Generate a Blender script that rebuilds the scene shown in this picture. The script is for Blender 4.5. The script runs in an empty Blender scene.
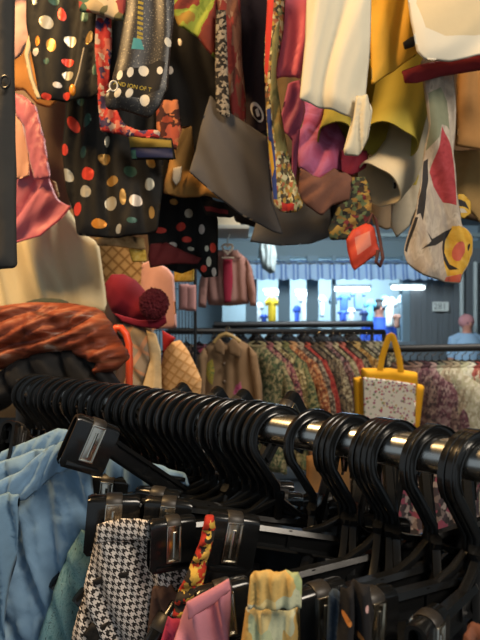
import bpy, bmesh, math, random
import numpy as np
from mathutils import Vector, Matrix, noise
from mathutils.geometry import delaunay_2d_cdt
random.seed(7)
S = bpy.context.scene
COL = S.collection
PI = math.pi
F = 500.0            # focal length in pixels of the 480x640 frame
CZ = 1.5             # lens height above the floor

def at(px, py, Y):
    return Vector(((px-240)/F*Y, Y, CZ-(py-320)/F*Y))

# ------------------------------------------------------------------ materials
def lin(h):
    h = h.lstrip('#')
    r = [int(h[i:i+2], 16)/255 for i in (0, 2, 4)]
    return tuple((c/12.92 if c <= .04045 else ((c+.055)/1.055)**2.4) for c in r) + (1.0,)

class NT:
    def __init__(s, name):
        s.m = bpy.data.materials.new(name); s.m.use_nodes = True
        s.t = s.m.node_tree; s.b = s.t.nodes['Principled BSDF']
    def n(s, typ, **kw):
        x = s.t.nodes.new(typ)
        for k, v in kw.items():
            if k in x.inputs: x.inputs[k].default_value = v
            else: setattr(x, k, v)
        return x
    def l(s, a, b): s.t.links.new(a, b)
    def uv(s, scale=(1, 1, 1), rot=0):
        tc = s.n('ShaderNodeTexCoord'); mp = s.n('ShaderNodeMapping')
        mp.inputs['Scale'].default_value = scale; mp.inputs['Rotation'].default_value = (0, 0, rot)
        s.l(tc.outputs['UV'], mp.inputs['Vector']); return mp.outputs['Vector']
    def math(s, op, a, b=None):
        x = s.n('ShaderNodeMath', operation=op)
        for i, v in enumerate((a, b)):
            if v is None: continue
            if isinstance(v, (int, float)): x.inputs[i].default_value = v
            else: s.l(v, x.inputs[i])
        return x.outputs[0]
    def ramp(s, fac, stops, const=False):
        r = s.n('ShaderNodeValToRGB'); cr = r.color_ramp
        cr.interpolation = 'CONSTANT' if const else 'LINEAR'
        while len(cr.elements) < len(stops): cr.elements.new(.5)
        for e, (p, c) in zip(cr.elements, stops): e.position = p; e.color = lin(c)
        s.l(fac, r.inputs['Fac']); return r.outputs['Color']

def weave(t, amount=.25, scale=900):
    nz = t.n('ShaderNodeTexNoise'); nz.inputs['Scale'].default_value = scale; nz.inputs['Detail'].default_value = 2
    t.l(t.uv(), nz.inputs['Vector'])
    bp = t.n('ShaderNodeBump'); bp.inputs['Strength'].default_value = amount; bp.inputs['Distance'].default_value = .0015
    t.l(nz.outputs['Fac'], bp.inputs['Height']); t.l(bp.outputs['Normal'], t.b.inputs['Normal'])

def cloth(name, col, rough=.85, var=.12, sheen=.02, metal=0., sc=60):
    t = NT(name); t.b.inputs['Roughness'].default_value = rough; t.b.inputs['Metallic'].default_value = metal
    t.b.inputs['Sheen Weight'].default_value = sheen
    t.b.inputs['Specular IOR Level'].default_value = .3
    nz = t.n('ShaderNodeTexNoise'); nz.inputs['Scale'].default_value = sc; nz.inputs['Detail'].default_value = 4
    t.l(t.uv(), nz.inputs['Vector'])
    mx = t.n('ShaderNodeMix', data_type='RGBA', blend_type='MULTIPLY'); mx.inputs['Factor'].default_value = 1
    mx.inputs['A'].default_value = lin(col)
    r = t.n('ShaderNodeMapRange'); r.inputs['To Min'].default_value = 1-var; r.inputs['To Max'].default_value = 1+var
    t.l(nz.outputs['Fac'], r.inputs['Value']); t.l(r.outputs[0], mx.inputs['B'])
    t.l(mx.outputs['Result'], t.b.inputs['Base Color'])
    weave(t, .2)
    return t.m

def plain(name, col, rough=.5, metal=0., spec=.5, rvar=0.):
    t = NT(name); t.b.inputs['Base Color'].default_value = lin(col)
    t.b.inputs['Roughness'].default_value = rough; t.b.inputs['Metallic'].default_value = metal
    t.b.inputs['Specular IOR Level'].default_value = spec
    if rvar:
        tc = t.n('ShaderNodeTexCoord'); nz = t.n('ShaderNodeTexNoise'); nz.inputs['Scale'].default_value = 45
        nz.inputs['Detail'].default_value = 5
        t.l(tc.outputs['Object'], nz.inputs['Vector'])
        r = t.n('ShaderNodeMapRange'); r.inputs['To Min'].default_value = rough-rvar; r.inputs['To Max'].default_value = rough+rvar
        t.l(nz.outputs['Fac'], r.inputs['Value']); t.l(r.outputs[0], t.b.inputs['Roughness'])
    return t.m

def cells(name, cols, scale=80, stretch=(1, 1, 1), rough=.8, warp=.5, soft=False, sheen=.02):
    """irregular printed patches: distorted voronoi cells, one of the listed colours each"""
    t = NT(name); t.b.inputs['Roughness'].default_value = rough; t.b.inputs['Specular IOR Level'].default_value = .3
    t.b.inputs['Sheen Weight'].default_value = sheen
    v = t.uv(stretch); nz = t.n('ShaderNodeTexNoise'); nz.inputs['Scale'].default_value = scale*1.2
    t.l(v, nz.inputs['Vector'])
    mx = t.n('ShaderNodeVectorMath', operation='MULTIPLY_ADD'); mx.inputs[1].default_value = (warp/scale*2,)*3
    t.l(nz.outputs['Color'], mx.inputs[0]); t.l(v, mx.inputs[2])
    vo = t.n('ShaderNodeTexVoronoi'); vo.inputs['Scale'].default_value = scale
    t.l(mx.outputs[0], vo.inputs['Vector'])
    sp = t.n('ShaderNodeSeparateColor'); t.l(vo.outputs['Color'], sp.inputs[0])
    k = len(cols)
    t.l(t.ramp(sp.outputs[0], [(i/k, c) for i, c in enumerate(cols)], not soft), t.b.inputs['Base Color'])
    weave(t, .2)
    return t.m

def marble(name, cols, scale=30, stretch=(1, 1, 1), dist=1.5, const=False, rough=.8, detail=4, metal=0, lo=.3, hi=.7, rot=0):
    t = NT(name); t.b.inputs['Roughness'].default_value = rough; t.b.inputs['Metallic'].default_value = metal
    t.b.inputs['Specular IOR Level'].default_value = .3
    nz = t.n('ShaderNodeTexNoise'); nz.inputs['Scale'].default_value = scale; nz.inputs['Detail'].default_value = detail
    nz.inputs['Distortion'].default_value = dist
    t.l(t.uv(stretch, rot), nz.inputs['Vector'])
    k = len(cols)
    t.l(t.ramp(nz.outputs['Fac'], [(lo+(hi-lo)*i/max(1, k-(0 if const else 1)), c) for i, c in enumerate(cols)], const), t.b.inputs['Base Color'])
    weave(t, .2)
    return t.m

def stripes(name, cols, period, rot=0, rough=.8, coord='UV'):
    t = NT(name); t.b.inputs['Roughness'].default_value = rough
    tc = t.n('ShaderNodeTexCoord'); mp = t.n('ShaderNodeMapping'); mp.inputs['Rotation'].default_value = (0, 0, rot)
    t.l(tc.outputs[coord], mp.inputs['Vector'])
    sx = t.n('ShaderNodeSeparateXYZ'); t.l(mp.outputs['Vector'], sx.inputs[0])
    f = t.math('FRACT', t.math('DIVIDE', sx.outputs[0], period))
    k = len(cols)
    t.l(t.ramp(f, [(i/k, c) for i, c in enumerate(cols)], True), t.b.inputs['Base Color'])
    return t.m

def houndstooth(name, c0, c1, cell, rot=0):
    t = NT(name); t.b.inputs['Roughness'].default_value = .9
    v = t.uv((1/cell, 1/cell, 1), rot); sx = t.n('ShaderNodeSeparateXYZ'); t.l(v, sx.inputs[0])
    x, y = sx.outputs[0], sx.outputs[1]
    a = t.math('LESS_THAN', t.math('FRACT', x), .5); b = t.math('LESS_THAN', t.math('FRACT', y), .5)
    w = t.math('LESS_THAN', t.math('FRACT', t.math('MULTIPLY', t.math('ADD', x, y), 2)), .5)
    r = t.math('ADD', t.math('MULTIPLY', w, a), t.math('MULTIPLY', t.math('SUBTRACT', 1, w), b))
    t.l(t.ramp(r, [(0, c0), (.5, c1)], True), t.b.inputs['Base Color'])
    weave(t, .3)
    return t.m

def waffle(name, c0, c1, cell, rot=.78):
    t = NT(name); t.b.inputs['Roughness'].default_value = .9
    v = t.uv((1/cell, 1/cell, 1), rot); sx = t.n('ShaderNodeSeparateXYZ'); t.l(v, sx.inputs[0])
    def tri(o): return t.math('ABSOLUTE', t.math('SUBTRACT', t.math('FRACT', o), .5))
    m = t.math('MAXIMUM', tri(sx.outputs[0]), tri(sx.outputs[1]))
    t.l(t.ramp(m, [(.3, c0), (.48, c1)]), t.b.inputs['Base Color'])
    bp = t.n('ShaderNodeBump'); bp.inputs['Strength'].default_value = .6; bp.inputs['Distance'].default_value = .004
    t.l(m, bp.inputs['Height']); t.l(bp.outputs['Normal'], t.b.inputs['Normal'])
    return t.m

def sparkle(name, base, fleck, thr=.62, scale=1500):
    t = NT(name); t.b.inputs['Roughness'].default_value = .45
    nz = t.n('ShaderNodeTexNoise'); nz.inputs['Scale'].default_value = scale; nz.inputs['Detail'].default_value = 1
    t.l(t.uv(), nz.inputs['Vector'])
    f = t.ramp(nz.outputs['Fac'], [(0, base), (thr, fleck)], True)
    t.l(f, t.b.inputs['Base Color'])
    t.l(t.math('MULTIPLY', t.math('GREATER_THAN', nz.outputs['Fac'], thr), .6), t.b.inputs['Metallic'])
    return t.m

def glow(name, col, strength):
    t = NT(name); t.b.inputs['Emission Color'].default_value = lin(col); t.b.inputs['Emission Strength'].default_value = strength
    return t.m

# ------------------------------------------------------------------ object helpers
def T(o, label, cat, group=None, kind=None):
    o['label'] = label; o['category'] = cat
    if group: o['group'] = group
    if kind: o['kind'] = kind
    return o
def struct(o):
    o['kind'] = 'structure'; return o
def empty(name, loc=(0, 0, 0)):
    o = bpy.data.objects.new(name, None); COL.objects.link(o); o.location = loc; o.empty_display_size = .03; return o
def link(name, me, mat=None, parent=None):
    o = bpy.data.objects.new(name, me); COL.objects.link(o)
    if mat is not None and not me.materials: me.materials.append(mat)
    if parent is not None:
        o.parent = parent
    return o
def to_parent(o, parent):
    """parent keeping world place (parents are unrotated)"""
    o.parent = parent; o.matrix_parent_inverse = Matrix.Translation(-parent.location)
def bm_mesh(bm, name, smooth=True, recalc=True):
    if recalc: bmesh.ops.recalc_face_normals(bm, faces=bm.faces)
    me = bpy.data.meshes.new(name); bm.to_mesh(me); bm.free()
    if smooth:
        me.polygons.foreach_set('use_smooth', [True]*len(me.polygons))
        try: me.set_sharp_from_angle(angle=.7)
        except Exception: pass
    return me

def tube_bm(bm, pts, rad, n=10, closed=False, caps=True, flat=None):
    """sweep a round (or flat: (a,b) rounded-rectangle) section along pts"""
    pts = [Vector(p) for p in pts]; k = len(pts)
    rad = rad if isinstance(rad, (list, tuple)) else [rad]*k
    rings = []; ref = None
    for i, p in enumerate(pts):
        if closed: d = pts[(i+1) % k]-pts[i-1]
        else: d = pts[min(i+1, k-1)]-pts[max(i-1, 0)]
        d.normalize()
        if ref is None:
            ref = Vector((0, 1, 0)) if abs(d.y) < .9 else Vector((1, 0, 0))
        u = (ref-d*ref.dot(d)).normalized(); w = d.cross(u); 
        ring = []
        for j in range(n):
            a = 2*PI*j/n
            if flat:
                ca, sa = math.cos(a), math.sin(a); e = .5
                cu = math.copysign(abs(ca)**e, ca)*flat[0]; cw = math.copysign(abs(sa)**e, sa)*flat[1]
                ring.append(bm.verts.new(p+u*cu*rad[i]+w*cw*rad[i]))
            else:
                ring.append(bm.verts.new(p+(u*math.cos(a)+w*math.sin(a))*rad[i]))
        rings.append(ring); ref = u
    m = k if closed else k-1
    for i in range(m):
        a, b = rings[i], rings[(i+1) % k]
        for j in range(n):
            bm.faces.new((a[j], a[(j+1) % n], b[(j+1) % n], b[j]))
    if caps and not closed:
        bm.faces.new(rings[0]); bm.faces.new(rings[-1])
def box_bm(bm, c, s, M=None, bev=0.):
    r = bmesh.ops.create_cube(bm, size=1, matrix=Matrix.Diagonal((s[0], s[1], s[2], 1)))
    vs = r['verts']
    if bev:
        es = list({e for v in vs for e in v.link_edges})
        r = bmesh.ops.bevel(bm, geom=es, offset=bev, segments=2, affect='EDGES', profile=.6)
        vs = list({v for f in r['faces'] for v in f.verts})
    mt = Matrix.Translation(c) if M is None else Matrix.Translation(c) @ M
    bmesh.ops.transform(bm, matrix=mt, verts=vs)
def box(name, c, s, mat, parent=None, bev=0., M=None):
    bm = bmesh.new(); box_bm(bm, c, s, M, bev)
    o = link(name, bm_mesh(bm, name), mat)
    if parent: to_parent(o, parent)
    return o
def tube(name, pts, r, mat, parent=None, n=10, closed=False, flat=None):
    bm = bmesh.new(); tube_bm(bm, pts, r, n, closed, True, flat)
    o = link(name, bm_mesh(bm, name), mat)
    if parent: to_parent(o, parent)
    return o

# ------------------------------------------------------------------ cloth with thickness and folds
def chaikin(p, it):
    p = np.asarray(p, float)
    ext = max(p.max(0)-p.min(0)); lim = .009*ext
    for k in range(it):
        q = np.roll(p, -1, 0); L = np.hypot(*(q-p).T)[:, None]; c = np.minimum(.22, lim/(k+1)/np.maximum(L, 1e-6))
        a = p+(q-p)*c; b = q-(q-p)*c
        p = np.empty((2*len(a), 2)); p[0::2] = a; p[1::2] = b
    return p
def resample(p, s):
    out = []
    for i in range(len(p)):
        a, b = p[i], p[(i+1) % len(p)]; L = np.hypot(*(b-a)); k = max(1, int(round(L/s)))
        for j in range(k): out.append(a+(b-a)*j/k)
    out = np.array(out); keep = [0]
    for i in range(1, len(out)):
        if np.hypot(*(out[i]-out[keep[-1]])) > s*.3: keep.append(i)
    return out[keep]
def inside(poly, P):
    x, y = P[:, 0], P[:, 1]; r = np.zeros(len(P), bool); n = len(poly)
    for i in range(n):
        x1, y1 = poly[i]; x2, y2 = poly[(i+1) % n]
        if y1 == y2: continue
        c = ((y1 > y) != (y2 > y)) & (x < (x2-x1)*(y-y1)/(y2-y1)+x1); r ^= c
    return r
def bdist(poly, P):
    d = np.full(len(P), 1e9)
    for i in range(len(poly)):
        a = poly[i]; e = poly[(i+1) % len(poly)]-a; L = (e*e).sum() or 1e-9
        t = np.clip(((P-a)@e)/L, 0, 1); q = P-a-t[:, None]*e
        d = np.minimum(d, np.hypot(q[:, 0], q[:, 1]))
    return d
def circ(x, y, rx, ry=None, ang=0, n=14):
    ry = rx if ry is None else ry; a = math.radians(ang)
    return [(x+rx*math.cos(t)*math.cos(a)-ry*math.sin(t)*math.sin(a), y+rx*math.cos(t)*math.sin(a)+ry*math.sin(t)*math.cos(a)) for t in [2*PI*i/n for i in range(n)]]

def sheet_mesh(name, pts, mats, mapf, unit, thick, R, folds=(), sp=4., patches=(), rnd=2, back=.6, crumple=0., seed=0, openings=()):
    """a two sided cloth body: outline pts in plan units, mapf(x, y, h) -> point, h metres off the plane;
    unit = metres per plan unit; patches = printed shapes [(polygon, material index)]"""
    O = resample(chaikin(pts, rnd), sp)
    V = [O]; E = []; n0 = len(O); E += [(i, (i+1) % n0) for i in range(n0)]
    off = n0; PP = []
    for poly, mi in patches:
        q = resample(np.asarray(poly, float), max(.8, sp*.5)); PP.append((q, mi))
        V.append(q); k = len(q); E += [(off+i, off+(i+1) % k) for i in range(k)]; off += k
    lo, hi = O.min(0), O.max(0); rs = np.random.RandomState(seed+3)
    gx = np.arange(lo[0], hi[0], sp); gy = np.arange(lo[1], hi[1], sp*.87); G = []
    for j, y in enumerate(gy):
        for x in gx: G.append((x+(sp*.5 if j % 2 else 0)+rs.uniform(-.1, .1)*sp, y+rs.uniform(-.1, .1)*sp))
    G = np.array(G); G = G[inside(O, G)]
    tg = np.roll(O, -1, 0)-np.roll(O, 1, 0); tg /= np.maximum(np.hypot(tg[:, 0], tg[:, 1]), 1e-9)[:, None]
    sg = np.sign(np.sum(O[:, 0]*np.roll(O[:, 1], -1)-np.roll(O[:, 0], -1)*O[:, 1])) or 1
    rg = O+np.stack([-tg[:, 1], tg[:, 0]], 1)*sg*sp*.6
    rg = rg[inside(O, rg)]; rg = rg[bdist(O, rg) > sp*.45] if len(rg) else rg
    G = G[bdist(O, G) > sp*1.25] if len(G) else G
    G = np.vstack([rg, G]) if len(G) else rg
    for q, _ in PP:
        if len(G): G = G[bdist(q, G) > sp*.3]
    V.append(G); A = np.vstack(V)
    r = delaunay_2d_cdt([Vector(v) for v in A], E, [], 0, 1e-4)
    W = np.array([(v[0], v[1]) for v in r[0]]); tris = [f for f in r[2] if len(f) == 3]
    cen = np.array([W[list(f)].mean(0) for f in tris]); ok = inside(O, cen)
    tris = [f for f, k in zip(tris, ok) if k]; cen = cen[ok]
    mi = np.zeros(len(tris), int)
    for q, m in PP: mi[inside(q, cen)] = m
    d = bdist(O, W); on = d < 1e-3*max(1, sp)
    m = np.clip(d/R, 0, 1); prof = np.sqrt(1-(1-m)**2) if thick > .025 else m*(2-m)
    h = (thick*.45 if thick <= .025 else thick)*prof
    fold = np.zeros(len(W))
    for ang, wl, amp in folds:
        a = math.radians(ang); c = W[:, 0]*math.cos(a)+W[:, 1]*math.sin(a); e = -W[:, 0]*math.sin(a)+W[:, 1]*math.cos(a)
        nz = np.array([noise.noise((cc/wl*.7+seed*7.3, ee/wl*.28, seed*1.7)) for cc, ee in zip(c, e)])
        ph = 2*PI*c/wl+nz*4
        fold += amp*(np.sin(ph)*.65+np.sin(2*ph+1)*.2+nz*.6)
    if crumple:
        fold += crumple*np.array([noise.noise((x/16+seed, y/16, 3.1))+.5*noise.noise((x/7, y/7+seed, 1.1)) for x, y in W])
    pm = np.clip(d/(R*.6), 0, 1)
    hf = h+fold*(.75+.25*pm); hb = -h*back+fold*(.75+.25*pm)
    edge = fold*.75
    bm = bmesh.new(); uvl = bm.loops.layers.uv.new('UVMap'); fv = []; bv = []
    for i, (x, y) in enumerate(W):
        if on[i]:
            v = bm.verts.new(mapf(x, y, edge[i])); fv.append(v); bv.append(v)
        else:
            fv.append(bm.verts.new(mapf(x, y, hf[i]))); bv.append(bm.verts.new(mapf(x, y, hb[i])))
    for f, k in zip(tris, mi):
        for vv, flip in ((fv, False), (bv, True)):
            ids = list(f)[::-1] if flip else list(f)
            try: fc = bm.faces.new([vv[i] for i in ids])
            except ValueError: continue
            fc.material_index = int(k)
            for lp, i in zip(fc.loops, ids): lp[uvl].uv = (W[i, 0]*unit, -W[i, 1]*unit)
    me = bm_mesh(bm, name, smooth=False); me.polygons.foreach_set('use_smooth', [True]*len(me.polygons))
    for x in mats: me.materials.append(x)
    return me
def sheet(name, pts, Y, mat, parent=None, thick=.012, R=12, folds=(), sp=4., patches=(), rnd=2, slope=(0, 0), back=.6, crumple=0., seed=0, mats=()):
    """cloth whose outline is a set of sight lines cut at depth Y (metres from the lens), with real thickness"""
    P = np.asarray(pts, float); cx, cy = P.mean(0)
    def mf(x, y, h):
        yy = Y+slope[0]*(x-cx)+slope[1]*(y-cy); return at(x, y, yy)+Vector((0, -h, 0))
    me = sheet_mesh(name, pts, [mat]+list(mats), mf, Y/F, thick, R, folds, sp, patches, rnd, back, crumple, seed)
    o = link(name, me)
    c = at(cx, cy, Y); me.transform(Matrix.Translation(-c)); o.location = c
    if parent: to_parent(o, parent)
    return o
def blob(name, c, r, mat, parent=None, sub=3, fn=None):
    bm = bmesh.new(); bmesh.ops.create_icosphere(bm, subdivisions=sub, radius=1)
    for v in bm.verts:
        p = v.co.copy(); k = fn(p) if fn else 1.
        v.co = Vector((p.x*r[0], p.y*r[1], p.z*r[2]))*k
    o = link(name, bm_mesh(bm, name), mat); o.location = c
    if parent: to_parent(o, parent)
    return o
def text(name, s, loc, size, mat, parent, rot=(PI/2, 0, 0), ext=.0004):
    cu = bpy.data.curves.new(name, 'FONT'); cu.body = s; cu.size = size; cu.extrude = ext; cu.align_x = 'CENTER'; cu.align_y = 'CENTER'
    cu.materials.append(mat); q = bpy.data.objects.new(name, cu); COL.objects.link(q); bpy.context.view_layer.update()
    me = bpy.data.meshes.new_from_object(q.evaluated_get(bpy.context.evaluated_depsgraph_get())); bpy.data.objects.remove(q); bpy.data.curves.remove(cu)
    o = link(name, me); o.location = loc; o.rotation_euler = rot
    if parent: to_parent(o, parent)
    return o

# ------------------------------------------------------------------ the materials used
BLACK = plain('black hanger plastic', '#141516', .2, 0, .5, .08)
STEEL = plain('brushed steel', '#b6b6b3', .26, 1., .5, .1)
CHROME = plain('clip spring metal', '#c9c4b8', .22, 1., .5, .1)
GLITTER = sparkle('glittery foil', '#2c2926', '#c9c2d0', .56, 900)
IRON = plain('black painted iron', '#1b1c1e', .5)

# ================================================================== the steel rail and its hangers
ORD = ['first', 'second', 'third', 'fourth', 'fifth', 'sixth', 'seventh', 'eighth', 'ninth', 'tenth', 'eleventh', 'twelfth', 'thirteenth',
       'fourteenth', 'fifteenth', 'sixteenth', 'seventeenth', 'eighteenth', 'nineteenth', 'twentieth', 'twenty-first', 'twenty-second',
       'twenty-third', 'twenty-fourth', 'twenty-fifth', 'twenty-sixth', 'twenty-seventh', 'twenty-eighth', 'twenty-ninth', 'thirtieth',
       'thirty-first', 'thirty-second', 'thirty-third', 'thirty-fourth', 'thirty-fifth', 'thirty-sixth', 'thirty-seventh', 'thirty-eighth',
       'thirty-ninth', 'fortieth', 'forty-first', 'forty-second', 'forty-third', 'forty-fourth', 'forty-fifth']
RA = Vector((-.349, .83, CZ-.113)); RB = Vector((.185, .403, CZ-.113))
RD = (RB-RA).normalized(); RN = Vector((RD.y, -RD.x, 0)).normalized()      # RN points to the shopper's side
if RN.y > 0: RN = -RN
RR = .016
def rail_at(px):
    k = (px-240)/F                # x = k*y on the line
    t = (k*RA.y-RA.x)/(RD.x-k*RD.y)
    return RA+RD*t

rack = empty('clothes_rack', (RA.x-RD.x*.16, RA.y-RD.y*.16, 0))
T(rack, 'steel clothes rail crowded with black hangers, crossing the front of the stall', 'clothes rack')
LE = RA-RD*.02; RE = RB+RD*.2
tube('rail', [LE+(RE-LE)*i/12 for i in range(13)], RR, STEEL, rack, 24)
for e in (LE, RE):
    tube('post', [Vector((e.x, e.y, .04)), Vector((e.x, e.y, CZ-.1))], .0125, IRON, rack, 14)
    tube('foot', [Vector((e.x, e.y, .03))-RN*.25, Vector((e.x, e.y, .03))+RN*.25], .014, STEEL, rack, 12)

# hanger pieces, local: x towards the shopper's side, z up
RI = .0255; HT = .0042
def hook_mesh():
    c = Vector((0, 0, RR-RI+.0005)); r = RI+HT
    pts = []
    for i in range(23):
        a = math.radians(215-i*(215+42)/22)
        pts.append(c+Vector((r*math.cos(a), 0, r*1.0*math.sin(a))))
    e = pts[-1]
    for k in range(1, 6):
        s = k/5; pts.append(Vector((e.x*(1-s)**1.0+.002*s, 0, e.z-.030*s)))
    pts.append(Vector((.001, 0, e.z-.042)))
    bm = bmesh.new(); tube_bm(bm, pts, 1., 16, False, True, (.0022, HT))
    # the inner stiffening lip of the moulded hook
    for k in (RI+HT*1.9, RI+HT*.1):
        lip = [c+(p-c)*k/r for p in pts[0:22]]
        tube_bm(bm, lip, 1., 8, False, True, (.0030, .0010))
    return bm_mesh(bm, 'hook'), (e.z-.042)
HOOK, ZB = hook_mesh()
def bar_mesh(L):
    bm = bmesh.new(); n = 10
    for s in (1, -1):       # deep flat arm, slimmer towards the clips
        vs = []
        for i in range(n+1):
            x = s*L*i/n; h0 = -.004+.004*(i/n); h1 = -.026+.006*(i/n); w = .0035
            vs.append([bm.verts.new((x, y, z)) for y, z in ((-w, h0), (w, h0), (w*1.7, h0-.004), (w*.7, h0-.006), (w*.7, h1+.005), (w*1.7, h1+.003), (w, h1), (-w, h1), (-w*1.7, h1+.003), (-w*.7, h1+.005), (-w*.7, h0-.006), (-w*1.7, h0-.004))])
        for a, b in zip(vs, vs[1:]):
            for j in range(12): bm.faces.new((a[j], a[(j+1) % 12], b[(j+1) % 12], b[j]))
        bm.faces.new(vs[-1])
        tube_bm(bm, [(s*.002, 0, .014), (s*.020, 0, .002), (s*.042, 0, -.006)], 1., 8, False, True, (.0036, .0028))
        for x in (.45, .75):
            box_bm(bm, (s*L*x, 0, -.012), (.003, .009, .018))
    tube_bm(bm, [(0, 0, .022), (0, 0, -.01)], 1., 10, False, True, (.0046, .005))
    return bm_mesh(bm, 'bar')
def clip_mesh():
    bm = bmesh.new(); w = .024; prof = []
    for i in range(9):
        a = PI*i/8; prof.append((.0088*math.cos(a), .012+.0065*math.sin(a)))
    out = [(.0070, -.036), (.0092, -.030), (.0092, -.004)]+prof+[(-.0092, -.004), (-.0092, -.030), (-.0070, -.036)]
    inn = [(y*.68, z-.0028*(1 if z > .008 else 0)) for y, z in out]
    rows = []
    for x, dz in ((-w, .004), (-w*.86, 0), (w*.86, 0), (w, .004)):
        f = lambda z: z+dz if z < 0 else z-dz*.4
        rows.append(([bm.verts.new((x, y, f(z))) for y, z in out], [bm.verts.new((x, y, f(z))) for y, z in inn]))
    k = len(out)
    for (o0, i0), (o1, i1) in zip(rows, rows[1:]):
        for j in range(k-1):
            bm.faces.new((o0[j], o0[j+1], o1[j+1], o1[j])); bm.faces.new((i0[j], i0[j+1], i1[j+1], i1[j]))
        bm.faces.new((o0[0], o1[0], i1[0], i0[0])); bm.faces.new((o0[-1], o1[-1], i1[-1], i0[-1]))
    for o_, i_ in (rows[0], rows[-1]):
        for j in range(k-1): bm.faces.new((o_[j], o_[j+1], i_[j+1], i_[j]))
    for s in (1, -1):       # the thumb ledge at the jaw's foot
        box_bm(bm, (0, s*.0098, -.031), (.036, .0025, .004), None, .001)
    return bm_mesh(bm, 'clip')
def spring_mesh():
    bm = bmesh.new()
    for s in (1,):
        box_bm(bm, (0, s*.0094, -.006), (.013, .002, .034), None, .0008)
        for e in (1, -1): box_bm(bm, (e*.0068, s*.0101, -.006), (.0020, .0032, .037), None, .0008)
        box_bm(bm, (0, s*.0101, -.0240), (.0152, .0032, .0022), None, .0008)
        box_bm(bm, (0, s*.0101, .0120), (.0152, .0032, .0022), None, .0008)
        tube_bm(bm, [(0, s*.0103, -.020), (0, s*.0103, .006)], .0016, 8)
    return bm_mesh(bm, 'spring')
def band_mesh():
    bm = bmesh.new(); pts = []
    for i in range(9):
        a = PI*i/8; pts.append((0, .0094*math.cos(a), .0125+.0066*math.sin(a)))
    tube_bm(bm, pts, 1., 8, False, True, (.0009, .0075))
    return bm_mesh(bm, 'band')
CLIP, SPRING, BAND, BAR = clip_mesh(), spring_mesh(), band_mesh(), bar_mesh(.15)
for me in (HOOK, CLIP, BAR): me.materials.append(BLACK)
SPRING.materials.append(CHROME); BAND.materials.append(GLITTER)
GREYP = plain('dusty grey hanger plastic', '#59554c', .4, 0, .5, .1)

def frame(xd):
    x = xd.normalized(); up = Vector((0, 0, 1)); y = up.cross(x).normalized(); z = x.cross(y)
    return Matrix((x, y, z)).transposed().to_4x4()
HANG = []; BARS = bar_mesh(.125); BARS.materials.append(BLACK)
def hanger(px, clip=None, yaw=0., tilt=0., hookyaw=0., roll=0., csize=1., spring_mat=None, note=None, clips=True, z=0., short=False):
    P = rail_at(px)+Vector((0, 0, z)); o = empty('clip_hanger', P)
    hk = link('hook', HOOK, None, o); d = Matrix.Rotation(hookyaw-.38, 4, 'Z') @ RN
    hk.matrix_local = frame(d)
    base = Vector((0, 0, ZB-.016))
    if clip is not None:
        v = clip+Vector((0, 0, .012*csize))-(P+base); L = v.length+.012*csize; me = bar_mesh(L); me.materials.append(BLACK); dv = v
    else:
        me, L = (BARS, .125) if short else (BAR, .15); dv = Matrix.Rotation(yaw, 4, 'Z') @ RN
        dv = Vector((dv.x*math.cos(tilt), dv.y*math.cos(tilt), math.sin(tilt)))
    M = frame(dv)
    b = link('bar', me, None, o); b.matrix_local = Matrix.Translation(base) @ M
    if clips:
        for s in (1, -1):
            Q = Matrix.Translation(base) @ M @ Matrix.Translation((s*(L-.012*csize), 0, -.012*(csize if s > 0 else 1))) @ Matrix.Rotation(roll if s > 0 else 0, 4, 'Y') @ Matrix.Scale(csize if s > 0 else 1, 4)
            c = link('clip', CLIP, None, o); c.matrix_local = Q
            link('spring', SPRING, None, c); k = link('spring', SPRING, None, c); k.rotation_euler.z = PI; link('band', BAND, None, c)
            if spring_mat and s > 0:
                for q in c.children:
                    q.material_slots[0].link = 'OBJECT'; q.material_slots[0].material = spring_mat
    HANG.append((px, o, note))
    return o
# hangers whose near clip shows in front
def near(px, x, y, Y, **k): return hanger(px, clip=at(x, y, Y), **k)
near(60, 16, 438, .62, csize=1.0, hookyaw=.1, spring_mat=GLITTER, note='glittery clip at left edge')
near(197, 99, 438, .53, csize=1.0, roll=.22, note='chrome clip on blue waistband')
near(236, 114, 514, .52, csize=1.1, note='clip behind houndstooth waistband')
near(270, 172, 534, .485, csize=.92, note='clip gripping houndstooth trousers')
near(343, 234, 532, .452, csize=.95, note='clip on printed cloth')
near(385, 222, 602, .400, csize=.9, note='clip gripping pink trousers')
near(430, 318, 606, .372, csize=.9, note='clip beside cream floral waistband')
near(468, 370, 612, .345, csize=.85, note='clip beside dotted black cloth')
near(479, 428, 636, .32, csize=.8, note='lying in lower right corner')
# the crowd behind them
for px in (34, 41, 50, 57, 68, 76, 86, 93, 103, 112, 120, 130, 139, 147, 155, 164, 173, 181, 188, 206, 213, 224, 246, 254, 262, 278):
    t = random.uniform(-.05, .12); y = -.95+random.uniform(-.1, .1)
    if px in (112, 147, 173): hanger(px, yaw=-.1, tilt=-.66, hookyaw=random.uniform(-.1, .1)); continue
    hanger(px, yaw=y if px > 60 else -.2, tilt=t, hookyaw=random.uniform(-.12, .12), z=random.uniform(-.001, .002), short=True)
hanger(233, yaw=0, tilt=-.70)
for px, y, hy in ((314, .3, -.05), (348, .25, .02), (353.5, .4, .04), (380, .2, -.06), (390, .35, .03), (395.5, .45, .0), (435, .4, -.03), (474, .3, .05)):
    hanger(px, yaw=y, tilt=random.uniform(-.5, -.4), hookyaw=hy)
HANG.sort(key=lambda h: -h[0])
for i, (px, o, note) in enumerate(HANG):
    T(o, 'black clip hanger, %s from the right on the rail' % ORD[i] + (', '+note if note else ''), 'hanger', 'black clip hangers on the steel rail')

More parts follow.
